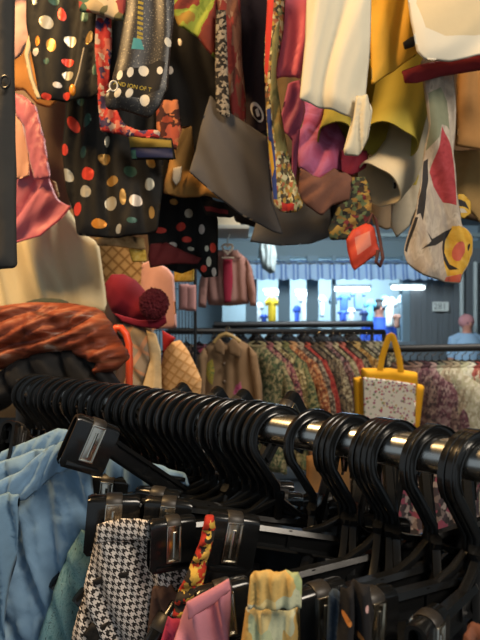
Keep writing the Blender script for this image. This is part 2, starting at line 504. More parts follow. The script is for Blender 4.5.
# ================================================================== trousers and skirts gripped by the clips
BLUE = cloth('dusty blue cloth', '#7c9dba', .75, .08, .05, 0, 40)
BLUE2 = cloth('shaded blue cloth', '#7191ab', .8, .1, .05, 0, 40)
TEAL = marble('teal brocade', ['#3a565a', '#86adb0', '#74a0a4', '#547f84'], 160, (1, .6, 1), 3, False, .6)
HOUND = houndstooth('houndstooth wool', '#d8cfc6', '#2a2522', .0062, .12)
BROWN = cloth('dark brown cloth', '#5a4338')
FLAME = cells('red yellow black print', ['#c23a1e', '#d9b04a', '#2a2420', '#b43022', '#31291f', '#c9a24a'], 190, (1, 1, 1), .7, .8)
FUCH = cloth('fuchsia cloth', '#b83e63')
PINK = cloth('rose pink cloth', '#cf8590', .85, .07)
CREAMF = cells('cream floral', ['#d8c389', '#c9a561', '#cfcdb0', '#9fb183', '#d9bf7c', '#c59a50'], 48, (1, .6, 1), .85, .7, True)
NAVY = cloth('navy grey cloth', '#33404f'); INK = cloth('ink black cloth', '#1b191a'); MAROON = cloth('brown maroon cloth', '#6a4334')

tr = empty('blue_trousers', at(60, 540, .5)); T(tr, 'dusty blue trousers with a gathered elastic waist, far left', 'trousers')
sheet('leg', [(-30, 470), (0, 462), (40, 448), (75, 446), (92, 470), (95, 500), (85, 540), (62, 575), (44, 645), (36, 720), (-60, 720), (-40, 560)], .56, BLUE, tr, .010, 12, [(-14, 34, .009), (-14, 13, .003)], 4, crumple=.003)
sheet('leg', [(62, 450), (112, 452), (150, 462), (186, 474), (190, 486), (150, 492), (96, 500), (92, 545), (74, 600), (50, 640), (50, 560)], .58, BLUE, tr, .008, 8, [(-10, 20, .005)], 4)
sheet('waistband', [(-30, 462), (0, 452), (30, 440), (58, 428), (70, 430), (72, 446), (40, 462), (0, 480), (-30, 490)], .59, BLUE, tr, .010, 8, [(20, 11, .0035), (20, 6, .001)], 3)
sheet('waistband', [(-30, 492), (0, 480), (22, 470), (34, 458), (50, 446), (70, 438), (78, 448), (80, 466), (56, 474), (40, 488), (26, 500), (0, 504), (-30, 512)], .54, BLUE, tr, .009, 8, [(30, 12, .004), (30, 6, .001)], 2.5)
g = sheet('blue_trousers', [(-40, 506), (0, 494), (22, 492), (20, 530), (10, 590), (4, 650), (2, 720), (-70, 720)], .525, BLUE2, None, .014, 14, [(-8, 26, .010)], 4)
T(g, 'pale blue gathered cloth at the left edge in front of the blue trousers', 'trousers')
g = sheet('embroidered_trousers', [(82, 528), (98, 540), (100, 565), (88, 600), (74, 645), (60, 720), (26, 720), (38, 640), (52, 596), (66, 556)], .54, TEAL, None, .014, 12, [(-22, 30, .008)], 4)
T(g, 'teal embroidered trousers hanging between blue and houndstooth trousers', 'trousers')
tr = empty('houndstooth_trousers', at(120, 560, .43)); T(tr, 'black and white houndstooth trousers hanging from a black clip', 'trousers')
sheet('leg', [(96, 530), (150, 524), (152, 560), (192, 564), (188, 584), (166, 596), (154, 645), (140, 720), (40, 720), (70, 642), (84, 590)], .492, HOUND, tr, .014, 12, [(-18, 34, .008), (-18, 17, .002)], 3.5)
sheet('waistband', [(97, 524), (122, 518), (150, 520), (151, 540), (122, 541), (96, 544)], .480, HOUND, tr, .006, 7, [(5, 26, .002)], 3)
FRAY = marble('black fringe', ['#15120f', '#2a2622'], 200)
sheet('pocket_trim', [(92, 580), (112, 573), (130, 571), (128, 577), (112, 581), (96, 586)], .483, FRAY, tr, .003, 3, (), 3, crumple=.003)
sheet('pocket_trim', [(84, 632), (92, 622), (100, 626), (110, 620), (104, 632), (112, 636), (98, 640), (90, 646)], .483, FRAY, tr, .003, 3, (), 3, crumple=.003)
g = sheet('brown_trousers', [(152, 588), (172, 582), (182, 600), (170, 660), (160, 720), (130, 720), (146, 650)], .485, BROWN, None, .012, 9, [(-12, 16, .006)], 4)
T(g, 'dark brown trousers squeezed between houndstooth and pink trousers', 'trousers')
g = sheet('printed_skirt', [(205, 516), (214, 515), (216, 530), (209, 556), (203, 585), (194, 606), (184, 622), (172, 616), (176, 596), (190, 566), (200, 540)], .436, FLAME, None, .012, 8, [(70, 14, .005)], 3)
T(g, 'twisted red, yellow and black printed cloth held in a clip', 'skirt')
g = sheet('fuchsia_trousers', [(168, 616), (186, 618), (200, 624), (196, 650), (186, 720), (140, 720), (158, 650)], .45, FUCH, None, .012, 9, [(-12, 20, .006)], 4)
T(g, 'deep fuchsia cloth below the red and yellow print', 'trousers')
tr = empty('pink_trousers', at(205, 620, .36)); T(tr, 'rose pink trousers gripped by a black clip at bottom centre', 'trousers')
sheet('leg', [(186, 606), (212, 592), (228, 580), (232, 590), (229, 640), (226, 720), (150, 720), (172, 645)], .388, PINK, tr, .014, 11, [(-20, 36, .008)], 3.5)
sheet('waistband', [(186, 602), (212, 588), (229, 578), (231, 590), (214, 604), (188, 620)], .380, PINK, tr, .005, 6, (), 3)
tr = empty('floral_trousers', at(272, 620, .35)); T(tr, 'cream floral trousers with a gathered elastic waist, bottom centre', 'trousers')
sheet('leg', [(246, 606), (300, 606), (304, 650), (306, 720), (228, 720), (240, 650)], .362, CREAMF, tr, .010, 8, [(0, 22, .004), (0, 9, .0015)], 3)
sheet('waistband', [(250, 576), (256, 570), (280, 571), (298, 572), (302, 580), (301, 608), (272, 610), (247, 609)], .352, CREAMF, tr, .008, 6, [(0, 16, .003), (0, 8, .001)], 3)
g = sheet('navy_trousers', [(328, 592), (338, 588), (344, 600), (342, 720), (328, 720), (326, 640)], .35, NAVY, None, .01, 6, [(0, 14, .004)], 3)
T(g, 'narrow navy cloth edge between the two lower right clips', 'trousers')
g = sheet('dotted_trousers', [(342, 590), (356, 580), (370, 584), (374, 612), (370, 720), (336, 720), (338, 640)], .33, INK, None, .012, 8, [(0, 20, .006)], 2.5, mats=[cloth('orange dot', '#c07a3a'), cloth('pale pink dot', '#c9a09a')],
          patches=[(circ(346, 616, 3, 5, -30), 1), (circ(364, 602, 2, 4), 2), (circ(358, 632, 3, 3), 1)])
T(g, 'black cloth with orange and pale dots, lower right', 'trousers')
g = sheet('maroon_trousers', [(462, 632), (474, 624), (500, 622), (520, 720), (450, 720)], .30, MAROON, None, .012, 9, [(0, 20, .005)], 4)
T(g, 'reddish brown cloth in the bottom right corner', 'trousers')
# near-black backing cloths, added to stand for the shade below the inner hangers
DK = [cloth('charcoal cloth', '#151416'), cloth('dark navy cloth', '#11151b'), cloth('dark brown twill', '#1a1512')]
for i, (x, y, Y, w, lab) in enumerate(((225, 560, .47, 70, 'charcoal shade backing deep behind the pink trousers'), (290, 545, .50, 70, 'dark navy shade backing deep behind the floral waistband'),
        (370, 560, .44, 60, 'dark brown shade backing behind the dotted black cloth'), (450, 590, .40, 70, 'charcoal shade backing behind the lower right hangers'), (160, 510, .60, 80, 'dark navy shade backing behind the houndstooth trousers'),
        (30, 470, .66, 90, 'charcoal shade backing behind the blue waistband'))):
    g = sheet('shade_backing', [(x-w/2, y), (x+w/2, y+4), (x+w*.6, 760), (x-w*.6, 760)], Y+.08, DK[i % 3], None, .014, 12, [(0, 24, .007)], 6)
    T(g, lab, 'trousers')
# ================================================================== clothes hanging overhead
PR = empty('overhead_rail', at(240, -80, .92)); T(PR, 'black iron rail overhead from which the hanging clothes drop', 'clothes rack')
for yy in (.80, .95, 1.12): tube('rail', [Vector((-.95, yy, 2.26)), Vector((.95, yy, 2.26))], .012, IRON, PR, 12)
for xx in (-.95, .95):
    tube('cross_bar', [Vector((xx, .4, 2.285)), Vector((xx, 1.65, 2.285))], .012, IRON, PR, 10)
    tube('drop_rod', [Vector((xx, .95, 2.29)), Vector((xx, .95, 3.2))], .008, IRON, PR, 8)
DOTC = [cloth('black chiffon', '#100f0d', .7, .2, .0), plain('silver foil', '#c9c0a8', .35, .6), plain('gold foil', '#b98d4a', .35, .6), plain('red foil', '#d8402c', .4, .35),
        plain('green foil', '#2f5248', .4, .3), plain('orange foil', '#d88a2c', .4, .4), plain('pale foil', '#cfc4b8', .45, .3)]
CHAR = cloth('charcoal wool', '#3c3b39', .85, .1)
LINING = cloth('cream lining', '#cbb891'); TAN = cloth('tan suede', '#a9763f'); TANP = cloth('pale pink fabric', '#c9a099')
def garment(name, label, cat, pts, Y, mat, *a, group='clothes hanging overhead', parent=None, **k):
    o = sheet(name, pts, Y, mat, None, *a, **k); T(o, label, cat, group); return o

g = garment('coat', 'long charcoal coat with a round button, at the far left edge', 'coat', [(-60, -60), (15, -60), (14, 60), (16, 160), (17, 268), (-20, 271), (-70, 270)], .62, CHAR, .012, 10, [(0, 30, .004)], 5)
bm = bmesh.new(); tube_bm(bm, [at(5+4.5*math.cos(t), 82+6*math.sin(t), .606) for t in [2*PI*i/20 for i in range(20)]], .0016, 8, True); o = link('button', bm_mesh(bm, 'button'), plain('dark horn', '#22201f', .35)); to_parent(o, g)
g = garment('suede_jacket', 'tan suede piece in the top left corner behind the polka dot dress', 'jacket', [(14, -40), (60, -40), (60, 100), (50, 108), (36, 104), (24, 90), (14, 92)], 1.25, TAN, .012, 10, [(10, 30, .006)], 5)
g = garment('pink_blouse', 'pale pink fabric strip hanging beside the charcoal coat', 'blouse', [(14, -40), (40, -40), (36, 0), (30, 20), (29, 40), (22, 54), (14, 60)], 1.15, TANP, .01, 8, [(10, 16, .004)], 4, crumple=.006)
D = lambda x, y, r, m, ry=None, a=0: (circ(x, y, r, ry, a), m)
g = garment('polka_dot_dress', 'black dress with large foil dots and cream lining edge, top left', 'dress',
    [(28, -60), (112, -60), (110, 20), (106, 60), (100, 95), (74, 101), (40, 100), (33, 60), (27, 25)], .93, DOTC[0], .012, 12, [(6, 36, .009), (6, 15, .003)], 4,
    mats=DOTC[1:], patches=[D(48, 25, 6.5, 1), D(62.5, 16, 4, 3, 6.5, -10), D(52.5, 47, 5, 2, 7, -10), D(70.5, 40.5, 6, 1, 5.5), D(39.5, 44, 2.6, 5, 5), D(37.5, 54, 3.5, 6, 4), D(68, 62, 6, 3, 4), D(68, 75, 6, 1, 4.5), D(48, 63, 3, 4), D(66, 95, 4, 3, 4), D(47, 97, 5, 3, 3), D(90, 39, 3, 2, 7, 20), D(58, 86, 4, 6, 3), D(37, 4, 2.4, 1, 5), D(85, 18, 4, 4, 6), D(95, 70, 3, 4, 6), D(55, 3, 5, 4, 4)])
sheet('lining', [(31, 28), (33, 42), (29, 56), (34, 80), (41, 98), (37, 100), (29, 78), (24, 54), (27, 40)], .925, LINING, g, .005, 4, (), 2.5)
tube('drawstring', [at(84, 48, .905), at(79, 72, .904), at(74, 88, .903)], .0012, plain('cord', '#b7a78a'), g, 6)
blob('toggle', at(72.5, 90, .903), (.006, .004, .011), plain('amber toggle', '#e08a1e', .3), g, 2)
g = garment('polka_dot_skirt', 'long black skirt with big scattered foil dots, hanging left of centre', 'skirt',
    [(66, -60), (150, -60), (158, 60), (165, 120), (163, 190), (158, 232), (120, 238), (78, 236), (66, 190), (62, 150), (66, 100)], 1.0, DOTC[0], .014, 14, [(2, 40, .012), (2, 17, .004)], 4,
    mats=DOTC[1:], patches=[D(73, 124, 5, 3, 8, -25), D(88, 122, 4, 4, 7, 20), D(65, 150, 3, 3, 6), D(105, 159, 6, 2, 5.5), D(107, 141, 3, 1, 6), D(67, 175, 5, 1, 7, -30), D(89, 175, 6.5, 3), D(113, 182, 7, 2, 5), D(86.5, 192.5, 5.5, 1, 6), D(77.5, 209, 5.5, 3, 7), D(111, 203.5, 7, 1, 7), D(131, 172, 6, 4, 5.5), D(136, 201, 6, 6, 6), D(152, 165, 4, 2, 6, -30), D(150.5, 186, 5, 1, 6), D(99, 224, 7, 5, 5), D(84, 153, 4, 4, 6), D(124, 198, 3, 2, 8), D(119, 229, 3, 1, 5, 20), D(133, 221, 5, 4, 3), D(152, 213, 3, 2, 6), D(94, 86, 5, 3, 9, -20), D(80, 100, 4, 4), D(140, 150, 5, 4, 5)])
g = garment('polka_dot_blouse', 'black blouse with small coloured foil dots hanging low beyond the polka dot skirt', 'blouse',
    [(150, 186), (212, 196), (218, 220), (218, 276), (204, 278), (196, 268), (182, 274), (170, 270), (150, 255), (146, 215)], 1.12, DOTC[0], .012, 10, [(4, 24, .008)], 3.5,
    mats=DOTC[1:], patches=[D(155, 213, 3, 5, 6, 15), D(174, 202, 4, 2, 3), D(189, 214, 4, 1, 4.5), D(181, 227, 5, 3, 4.5), D(161, 231, 6, 3, 3), D(187, 240, 5, 3, 3), D(202, 230, 3, 6, 5), D(173, 245, 4, 6, 3), D(213, 248, 3, 3, 5), D(207, 249, 2, 1, 3), D(209, 262, 2.5, 1, 5), D(204, 269, 3, 3, 3.5), D(214, 272, 2.3, 6, 4.5), D(191, 249, 3, 1, 2)])
MARO = cloth('maroon velvet', '#5a1a1c', .8)
g = garment('maroon_scarf', 'maroon scarf showing below the black dotted blouse', 'scarf', [(150, 244), (166, 242), (186, 252), (202, 258), (198, 264), (172, 264), (150, 268), (148, 256)], 1.09, MARO, .01, 6, [(30, 14, .005)], 3)
LEO = marble('leopard print', ['#2e2218', '#a88a5c', '#b79a68', '#c4ab7c'], 50, (1, 1, 1), .5, False, .8, 2)
g = garment('leopard_scarf', 'tan leopard print scarf end under the polka dot skirt', 'scarf', [(94, 238), (120, 234), (144, 238), (146, 250), (128, 248), (110, 246), (98, 246)], 1.06, LEO, .008, 5, [(20, 16, .003)], 3)
YEL = marble('yellow print', ['#b89030', '#d7b04a', '#e3c873'], 60)
g = garment('yellow_scarf', 'small yellow printed scarf end beside the leopard print', 'scarf', [(128, 246), (146, 250), (147, 262), (132, 262)], 1.07, YEL, .006, 5, (), 3)
g = garment('yellow_packet', 'small yellow patterned cloth hanging under the dotted blouse', 'cloth', [(174, 260), (180, 264), (186, 262), (194, 266), (194, 282), (174, 282)], 1.3, YEL, .006, 4, (), 3)
# red floral and the boxy print above
REDF = cells('red white blue floral', ['#a32c2c', '#ac3533', '#b8a59a', '#3a2f55', '#a52b2d', '#b8665a'], 110, (1, .8, 1), .85, .7)
g = garment('floral_scarf', 'narrow red floral scarf with blue and white flowers hanging beside polka dots', 'scarf', [(98, -40), (112, -40), (112, 50), (108, 90), (116, 108), (124, 124), (136, 130), (160, 130), (160, 138), (130, 137), (112, 133), (100, 131), (98, 100), (95, 50)], .92, REDF, .008, 7, [(4, 14, .005)], 3)
PATCHW = cells('green cream patchwork', ['#b8a27a', '#8c3a3a', '#4e6a52', '#cdb995', '#a4483e', '#6d6a4a'], 40, (1, 1, 1), .85, .3)
g = garment('patchwork_blouse', 'cream, red and green patchwork top at the top edge', 'blouse', [(78, -60), (128, -60), (126, 6), (124, 22), (100, 15), (79, 11)], .9, PATCHW, .012, 7, [(10, 30, .004)], 4)
g = garment('navy_scarf', 'navy and mustard scarf fold beneath the dotted pouch', 'scarf', [(128, 134), (172, 138), (176, 160), (132, 160)], .95, DOTC[0], .008, 6, [(90, 14, .004)], 3, mats=[cloth('mustard', '#7a6a2c'), cloth('navy', '#262a4a'), cloth('teal green', '#385f50')],
            patches=[([(129, 137), (171, 140), (172, 148), (130, 147)], 1), ([(130, 148), (172, 149), (173, 158), (138, 158)], 2), ([(129, 150), (136, 150), (137, 159), (131, 159)], 3)])
SILV = plain('pale silver metal', '#cfccc2', .4)
# the black pouch like top with white dots and sequins
SEQ = sparkle('black sequins', '#23201e', '#867f70', .66, 420)
g = garment('sequin_blouse', 'black sequinned top with white dots, yellow lettering and a silver ring', 'blouse', [(128, -60), (176, -60), (174, 20), (170, 60), (168, 90), (160, 108), (150, 118), (126, 112), (106, 108), (104, 96), (110, 84), (118, 58), (126, 10)], .78, SEQ, .022, 16, [(0, 40, .006)], 3,
    mats=[cloth('white dot', '#d9d0bd'), cloth('black band', '#1c1a19'), cloth('gold print', '#a89038'), cloth('teal print', '#4f9596')],
    patches=[([(112, 82), (122, 76), (140, 70), (160, 62), (166, 64), (160, 92), (140, 100), (112, 100), (108, 98)], 2),
             (circ(121.5, 79, 3, 5, 15), 1), (circ(132, 76, 3, 5.2, 15), 1), (circ(144.5, 73, 5, 5.2), 1), (circ(160.5, 72.5, 3, 4), 1), (circ(119.5, 96.5, 3.5, 4.6, 30), 1), (circ(131, 96.5, 3.2, 5, 30), 1), (circ(145.5, 102, 5, 5.6), 1),
             (circ(168.5, 44, 3.4, 4.5, -20), 1),
             ([(135, 42), (142, 42), (145, 52), (133, 53)], 4)]
             + [([(138.5+.03*(40-y), y), (144+.02*(40-y), y+1), (143.6+.02*(40-y), y+3.5), (138.3+.03*(40-y), y+3)], 3) for y in (0, 5, 10, 15, 20, 25, 30, 35, 39)])
text('lettering', 'AND ION OF T', at(132.5, 86.5, .748), .0085, cloth('gold thread', '#a8963c'), g, (PI/2, .19, 0))
tube('ring', [at(113.5+4*math.cos(t), 86+5*math.sin(t), .738) for t in [2*PI*i/20 for i in range(20)]], .0011, SILV, g, 8, True)
tube('zip_pull', [at(111, 89, .738), at(107, 92, .738)], .0012, SILV, g, 8)
LIME = marble('lime red print', ['#6a2a20', '#742c22', '#7d8a2e', '#8f9a3a', '#96762e'], 18, (1, 1, 1), .6, True, lo=.35, hi=.7)
g = garment('lime_scarf', 'lime green and rust printed scarf at the top beside the sequinned top', 'scarf', [(170, -50), (216, -50), (216, 60), (206, 50), (196, 36), (178, 26), (173, 12)], .95, LIME, .012, 9, [(30, 24, .007)], 4)
BK1 = cloth('black jersey', '#120f0d', .85); BK2 = cloth('dark brown jersey', '#1b1511', .85); BK3 = cloth('dark plum jersey', '#1f1115', .85)
g = garment('black_dress', 'plain black dress hanging in shadow right of the sequinned top', 'dress', [(166, 10), (215, -60), (222, 60), (214, 130), (198, 160), (172, 170), (158, 140), (162, 100)], 1.03, BK1, .014, 10, [(0, 24, .009)], 5, mats=[DOTC[6]], patches=[(circ(180, 43, 2, 4, -20), 1), (circ(171, 73, 3, 4), 1)])
g = garment('brown_dress', 'dark brown dress deep between the hanging scarves', 'dress', [(196, -60), (300, -60), (300, 130), (260, 150), (210, 140)], 1.16, BK2, .014, 10, [(0, 22, .010)], 6)
g = garment('plum_dress', 'dark plum dress left of the multicoloured scarf', 'dress', [(234, -60), (272, -60), (270, 130), (246, 140), (238, 100)], 1.0, BK3, .012, 9, [(3, 18, .008)], 5,
            mats=[cloth('white badge', '#c4bdb4')], patches=[(circ(257, 113, 6, 10, -25, 18), 1)])
sheet('badge_centre', circ(257, 113, 4, 8, -25), .987, BK3, g, .002, 3, (), 2, mats=[cloth('badge thread', '#b8b0a8')], patches=[([(255, 110), (258, 108), (260, 116), (257, 117)], 1)])
BWL = cells('black white script', ['#15120f', '#8a8070', '#1b1714', '#7a7062'], 200, (1, 1, 1), .85, .6)
g = garment('script_scarf', 'slim black and white patterned scarf above the grey skirt', 'scarf', [(216, 10), (226, 10), (228, 70), (230, 118), (222, 116), (216, 110), (215, 66)], .93, BWL, .006, 5, (), 2.5)
REDB = cells('rust brown floral', ['#702622', '#7d2c28', '#6a4434', '#704a3a', '#5a3026', '#8a6a56'], 70, (1.5, .4, 1), .85, .7)
g = garment('rust_scarf', 'rust red patterned scarf tapering down above the grey skirt', 'scarf', [(214, -50), (240, -50), (242, 60), (246, 100), (246, 126), (232, 122), (227, 70), (218, 60)], .95, REDB, .01, 8, [(0, 13, .006)], 3.5)
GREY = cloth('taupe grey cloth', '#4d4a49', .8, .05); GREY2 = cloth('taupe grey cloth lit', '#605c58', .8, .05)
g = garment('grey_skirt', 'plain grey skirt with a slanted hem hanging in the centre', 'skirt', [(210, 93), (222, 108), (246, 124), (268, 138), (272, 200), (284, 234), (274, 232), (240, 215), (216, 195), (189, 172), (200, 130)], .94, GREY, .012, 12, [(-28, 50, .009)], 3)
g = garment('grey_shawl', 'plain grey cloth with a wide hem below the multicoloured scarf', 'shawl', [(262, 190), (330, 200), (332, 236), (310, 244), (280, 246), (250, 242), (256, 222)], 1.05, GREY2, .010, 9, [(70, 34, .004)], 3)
SCARF = cells('multicolour scarf print', ['#a8823a', '#5a4a30', '#b8a87a', '#3c382c', '#7d8050', '#9a5a3c', '#c0b48c'], 210, (1, .7, 1), .85, .6)
SCARF2 = marble('olive scarf', ['#5d5a32', '#7a7444', '#978a55', '#8c6a34'], 30, (2, .5, 1))
g = garment('patterned_scarf', 'long multicoloured scarf with leopard and olive print beside the pink cloth', 'scarf', [(270, -50), (288, -50), (284, 30), (276, 70), (282, 120), (292, 170), (304, 206), (296, 213), (280, 212), (274, 206), (270, 170), (266, 120), (264, 60)], .86, SCARF, .012, 8, [(4, 16, .006)], 3,
            mats=[SCARF2, cloth('bright red', '#b8322a'), cloth('royal blue', '#2c3f7d'), cloth('sun yellow', '#cfa232')],
            patches=[([(272, 40), (280, 20), (276, 70), (282, 118), (290, 150), (276, 154), (270, 100)], 1), ([(266, 10), (270, -20), (275, -20), (271, 40), (267, 80), (264.8, 70)], 2), ([(266.5, 110), (270, 110), (275, 160), (277, 200), (273.5, 200), (270.5, 170)], 3), ([(268, 140), (271, 142), (274, 170), (272, 178)], 4), ([(281, 203), (294, 205), (293, 211), (282, 211)], 2)])
CORAL = cloth('coral pink satin', '#d56070', .6, .05); ROSE = cloth('rose satin', '#a84e6c', .6, .06)
g = garment('coral_blouse', 'coral pink satin blouse hem left of the cream skirt', 'blouse', [(284, -50), (312, -50), (310, 40), (300, 80), (288, 76), (274, 80), (280, 30)], .87, CORAL, .012, 9, [(6, 20, .006)], 4)
g = garment('rose_scarf', 'twisted rose satin scarf below the coral blouse', 'scarf', [(288, 84), (300, 78), (306, 110), (300, 130), (296, 180), (291, 186), (292, 140), (284, 132), (280, 120)], .9, ROSE, .01, 7, [(15, 14, .006)], 3)
OLV = cloth('olive brown cloth', '#6f5a3a')
g = garment('olive_blouse', 'olive brown top just behind the coral blouse', 'blouse', [(274, 66), (302, 66), (304, 130), (286, 170), (276, 150)], .98, OLV, .01, 8, [(0, 20, .006)], 4)
CREAM = cloth('cream cotton', '#d6cdb4', .8, .03); MUST = cloth('mustard cotton', '#d7a332', .7, .08); OFFW = cloth('off white cotton', '#dcd3bd', .8, .03); BEIGE = cloth('beige panel', '#d2bf98', .8, .04)
g = garment('cream_skirt', 'cream skirt with a pointed hem hanging right of centre', 'skirt', [(310, -60), (372, -60), (370, 60), (366, 96), (372, 110), (368, 140), (360, 155), (345, 156), (343, 150), (352, 118), (344, 117), (322, 108), (299, 101), (305, 40)], .78, CREAM, .014, 14, [(5, 44, .010)], 3)
sheet('hem', [(353, 118), (356, 96), (367, 95), (372, 112), (368, 140), (359, 155), (344, 156), (343, 150), (350, 132)], .765, cloth('cream underside', '#cfc4a8', .8, .03), g, .010, 6, [(10, 13, .006)], 3)
g = garment('mustard_skirt', 'mustard yellow skirt with a tie, between cream and white clothes', 'skirt', [(372, -60), (414, -60), (414, 40), (418, 54), (404, 64), (386, 76), (371, 87), (370, 40)], .86, MUST, .012, 12, [(8, 34, .007)], 3)
tube('tie', [at(404, 46, .842), at(412, 42, .838), at(420, 36, .84)], [.006, .008, .004], plain('black tie', '#26221c', .7), g, 10)
g = garment('white_skirt', 'large off white skirt with a beige inset, top right corner', 'skirt', [(404, -60), (540, -60), (540, 50), (500, 56), (478, 55), (450, 61), (424, 60), (416, 52), (410, 20)], .80, OFFW, .010, 14, [(50, 70, .006)], 4, mats=[BEIGE], patches=[([(422, -40), (500, -40), (500, 30), (474, 36), (444, 38), (424, 30), (416, 4)], 1)])
CRIM = cloth('crimson cloth', '#86262c', .8); 
g = garment('crimson_sleeve', 'crimson sleeve stretched below the white skirt, upper right', 'blouse', [(402, 70), (420, 64), (450, 60), (480, 54), (530, 44), (530, 64), (478, 70), (440, 76), (416, 84), (404, 82)], .86, CRIM, .014, 8, [(80, 14, .005)], 4)
OLIVE = cloth('mustard olive cotton', '#a8973a', .75, .08); OLIVE2 = cloth('olive inner', '#6d6428', .8)
def cuff(name, label, pts, Y, r, mat, cat='blouse', flare=1.15, flat=.9, seed=0, tilt=.06):
    """a real open sleeve or skirt end: swept double wall"""
    bm = bmesh.new(); uvl = bm.loops.layers.uv.new('UVMap'); P = [at(x, y, Y+tilt*(.5-i/(len(pts)-1))) for i, (x, y) in enumerate(pts)]; n = 36; rings = []
    for layer in (0, 1):
        rg = []
        for i, p in enumerate(P):
            d = (P[min(i+1, len(P)-1)]-P[max(i-1, 0)]).normalized(); u = Vector((0, 1, 0)); u = (u-d*u.dot(d)).normalized(); w_ = d.cross(u)
            k = r*(1+(flare-1)*i/(len(P)-1))-(.0025 if layer else 0)
            row = []
            for j in range(n):
                a = 2*PI*j/n; wv = 1+.06*math.sin(3*a+seed)+.04*math.sin(5*a+2*seed+i*.4)
                row.append(bm.verts.new(p+u*math.sin(a)*k*flat*wv+w_*math.cos(a)*k*wv))
            rg.append(row)
        rings.append(rg)
    m = len(P)
    for l, rg in enumerate(rings):
        for i in range(m-1):
            for j in range(n):
                f = bm.faces.new((rg[i][j], rg[i][(j+1) % n], rg[i+1][(j+1) % n], rg[i+1][j]))
                for lp, (jj, ii) in zip(f.loops, ((j, i), (j+1, i), (j+1, i+1), (j, i+1))): lp[uvl].uv = (jj/n*r*5, ii/m*.2)
    for e in (0, -1):
        for j in range(n): bm.faces.new((rings[0][e][j], rings[0][e][(j+1) % n], rings[1][e][(j+1) % n], rings[1][e][j]))
    o = link(name, bm_mesh(bm, name), mat); return T(o, label, cat, 'clothes hanging overhead')
cuff('olive_sleeve', 'mustard olive sleeve end beside the cream skirt hem', [(346, 40), (344, 90), (342, 120), (338, 138)], .98, .036, OLIVE, seed=1)
cuff('yellow_sleeve', 'wide mustard olive sleeve end hanging under the mustard skirt', [(410, 20), (404, 70), (398, 110), (388, 142)], .97, .048, OLIVE, seed=2)
g = garment('olive_skirt', 'olive yellow skirt layered behind the mustard olive sleeves', 'skirt', [(364, 60), (440, 60), (438, 130), (420, 148), (380, 152), (356, 150), (352, 120)], 1.06, OLIVE, .014, 10, [(20, 26, .009)], 4)
WHITEC = cloth('ivory cotton', '#cdbf9f', .8, .05)
cuff('ivory_sleeve', 'ivory sleeve end below the olive sleeves', [(412, 110), (404, 150), (394, 170), (378, 186)], 1.0, .040, WHITEC, flare=1.25, seed=4)
g = garment('ivory_skirt', 'ivory skirt hem left of the printed face scarf', 'skirt', [(370, 150), (424, 140), (424, 180), (404, 194), (366, 198), (361, 186)], 1.1, WHITEC, .012, 9, [(30, 22, .006)], 4)
g = garment('beige_trousers', 'beige hem strip hanging behind the small red bag', 'trousers', [(372, 190), (398, 188), (400, 226), (386, 230), (372, 224)], 1.14, cloth('sand cotton', '#b59a7a'), .01, 7, [(0, 18, .004)], 4)
g = garment('brown_linen_blouse', 'brown linen top at the right edge under the crimson sleeve', 'blouse', [(458, 68), (530, 56), (530, 150), (484, 150), (462, 148), (455, 146), (456, 100)], .98, cloth('brown linen', '#a87a46', .85), .014, 9, [(4, 26, .008)], 4)
g = garment('tan_dress', 'tan dress hanging behind the printed face scarf at the right edge', 'dress', [(452, 150), (530, 150), (530, 260), (492, 236), (472, 214), (456, 206)], 1.1, cloth('tan cotton', '#a2814e', .85), .014, 9, [(0, 26, .008)], 4)
# the painted scarf
BASE = marble('stone grey print', ['#b5a793', '#a5988a', '#bdb09e', '#8f8577'], 34, (2, .7, 1), 1); INKB = plain('ink print', '#201d1e', .8)
REDP = marble('brick red print', ['#8e3036', '#a33a3e', '#a8434a'], 60); YELP = marble('yellow ochre print', ['#c0902c', '#cfa23c', '#d6b055'], 40)
g = garment('painted_scarf', 'pale scarf painted with red, yellow and black brush shapes, hanging low on the right', 'scarf',
    [(420, 60), (454, 60), (456, 120), (456, 190), (462, 226), (475, 236), (474, 254), (462, 276), (459, 284), (446, 282), (424, 276), (408, 262), (405, 250), (414, 214), (424, 164), (428, 130), (424, 100)], .88, BASE, .014, 12, [(-8, 34, .012), (-8, 15, .003)], 3,
    mats=[INKB, REDP, YELP, cloth('sage print', '#7d8068'), cloth('coral print', '#c0604c')],
    patches=[([(440, 128), (450, 150), (455, 188), (455, 206), (444, 202), (434, 186), (430, 172), (436, 150)], 2),
             ([(425, 160), (429, 158), (428, 180), (424, 200), (421, 222), (419, 214), (415, 216), (420, 190)], 1), ([(414, 218), (416.5, 218), (411, 240), (408.5, 252), (406, 250)], 1),
             ([(426, 96), (438, 90), (448, 100), (450, 130), (440, 126), (436, 140), (427, 150), (429, 126)], 4),
             ([(452, 226), (464, 228), (473.5, 238), (472.5, 254), (461, 275), (448, 276), (444, 262), (446, 244)], 3),
             ([(424, 232), (430, 240), (448, 230), (452, 228), (448, 238), (434, 246), (424, 248), (420, 250), (429, 242)], 1),
             ([(445, 238), (448, 234), (445.5, 252), (450, 264), (456, 270), (450, 270), (444, 260), (442.5, 248)], 1),
             (circ(457, 252, 5, 10, 10), 5), (circ(467, 248, 1.5, 4, 15), 1), ([(447, 277), (460, 274), (459, 283), (446, 281)], 5)])
sheet('eye_print', [(457, 194), (464, 194), (471, 202), (471, 214), (464, 219), (456, 216), (457, 206)], .90, YELP, g, .004, 5, (), 2.5, mats=[INKB, cloth('white print', '#c4b9a4')], patches=[([(458.5, 199), (465, 202), (469, 210), (464, 207), (458, 206)], 1), ([(458, 208), (464, 209), (467, 213), (460, 213)], 2)])
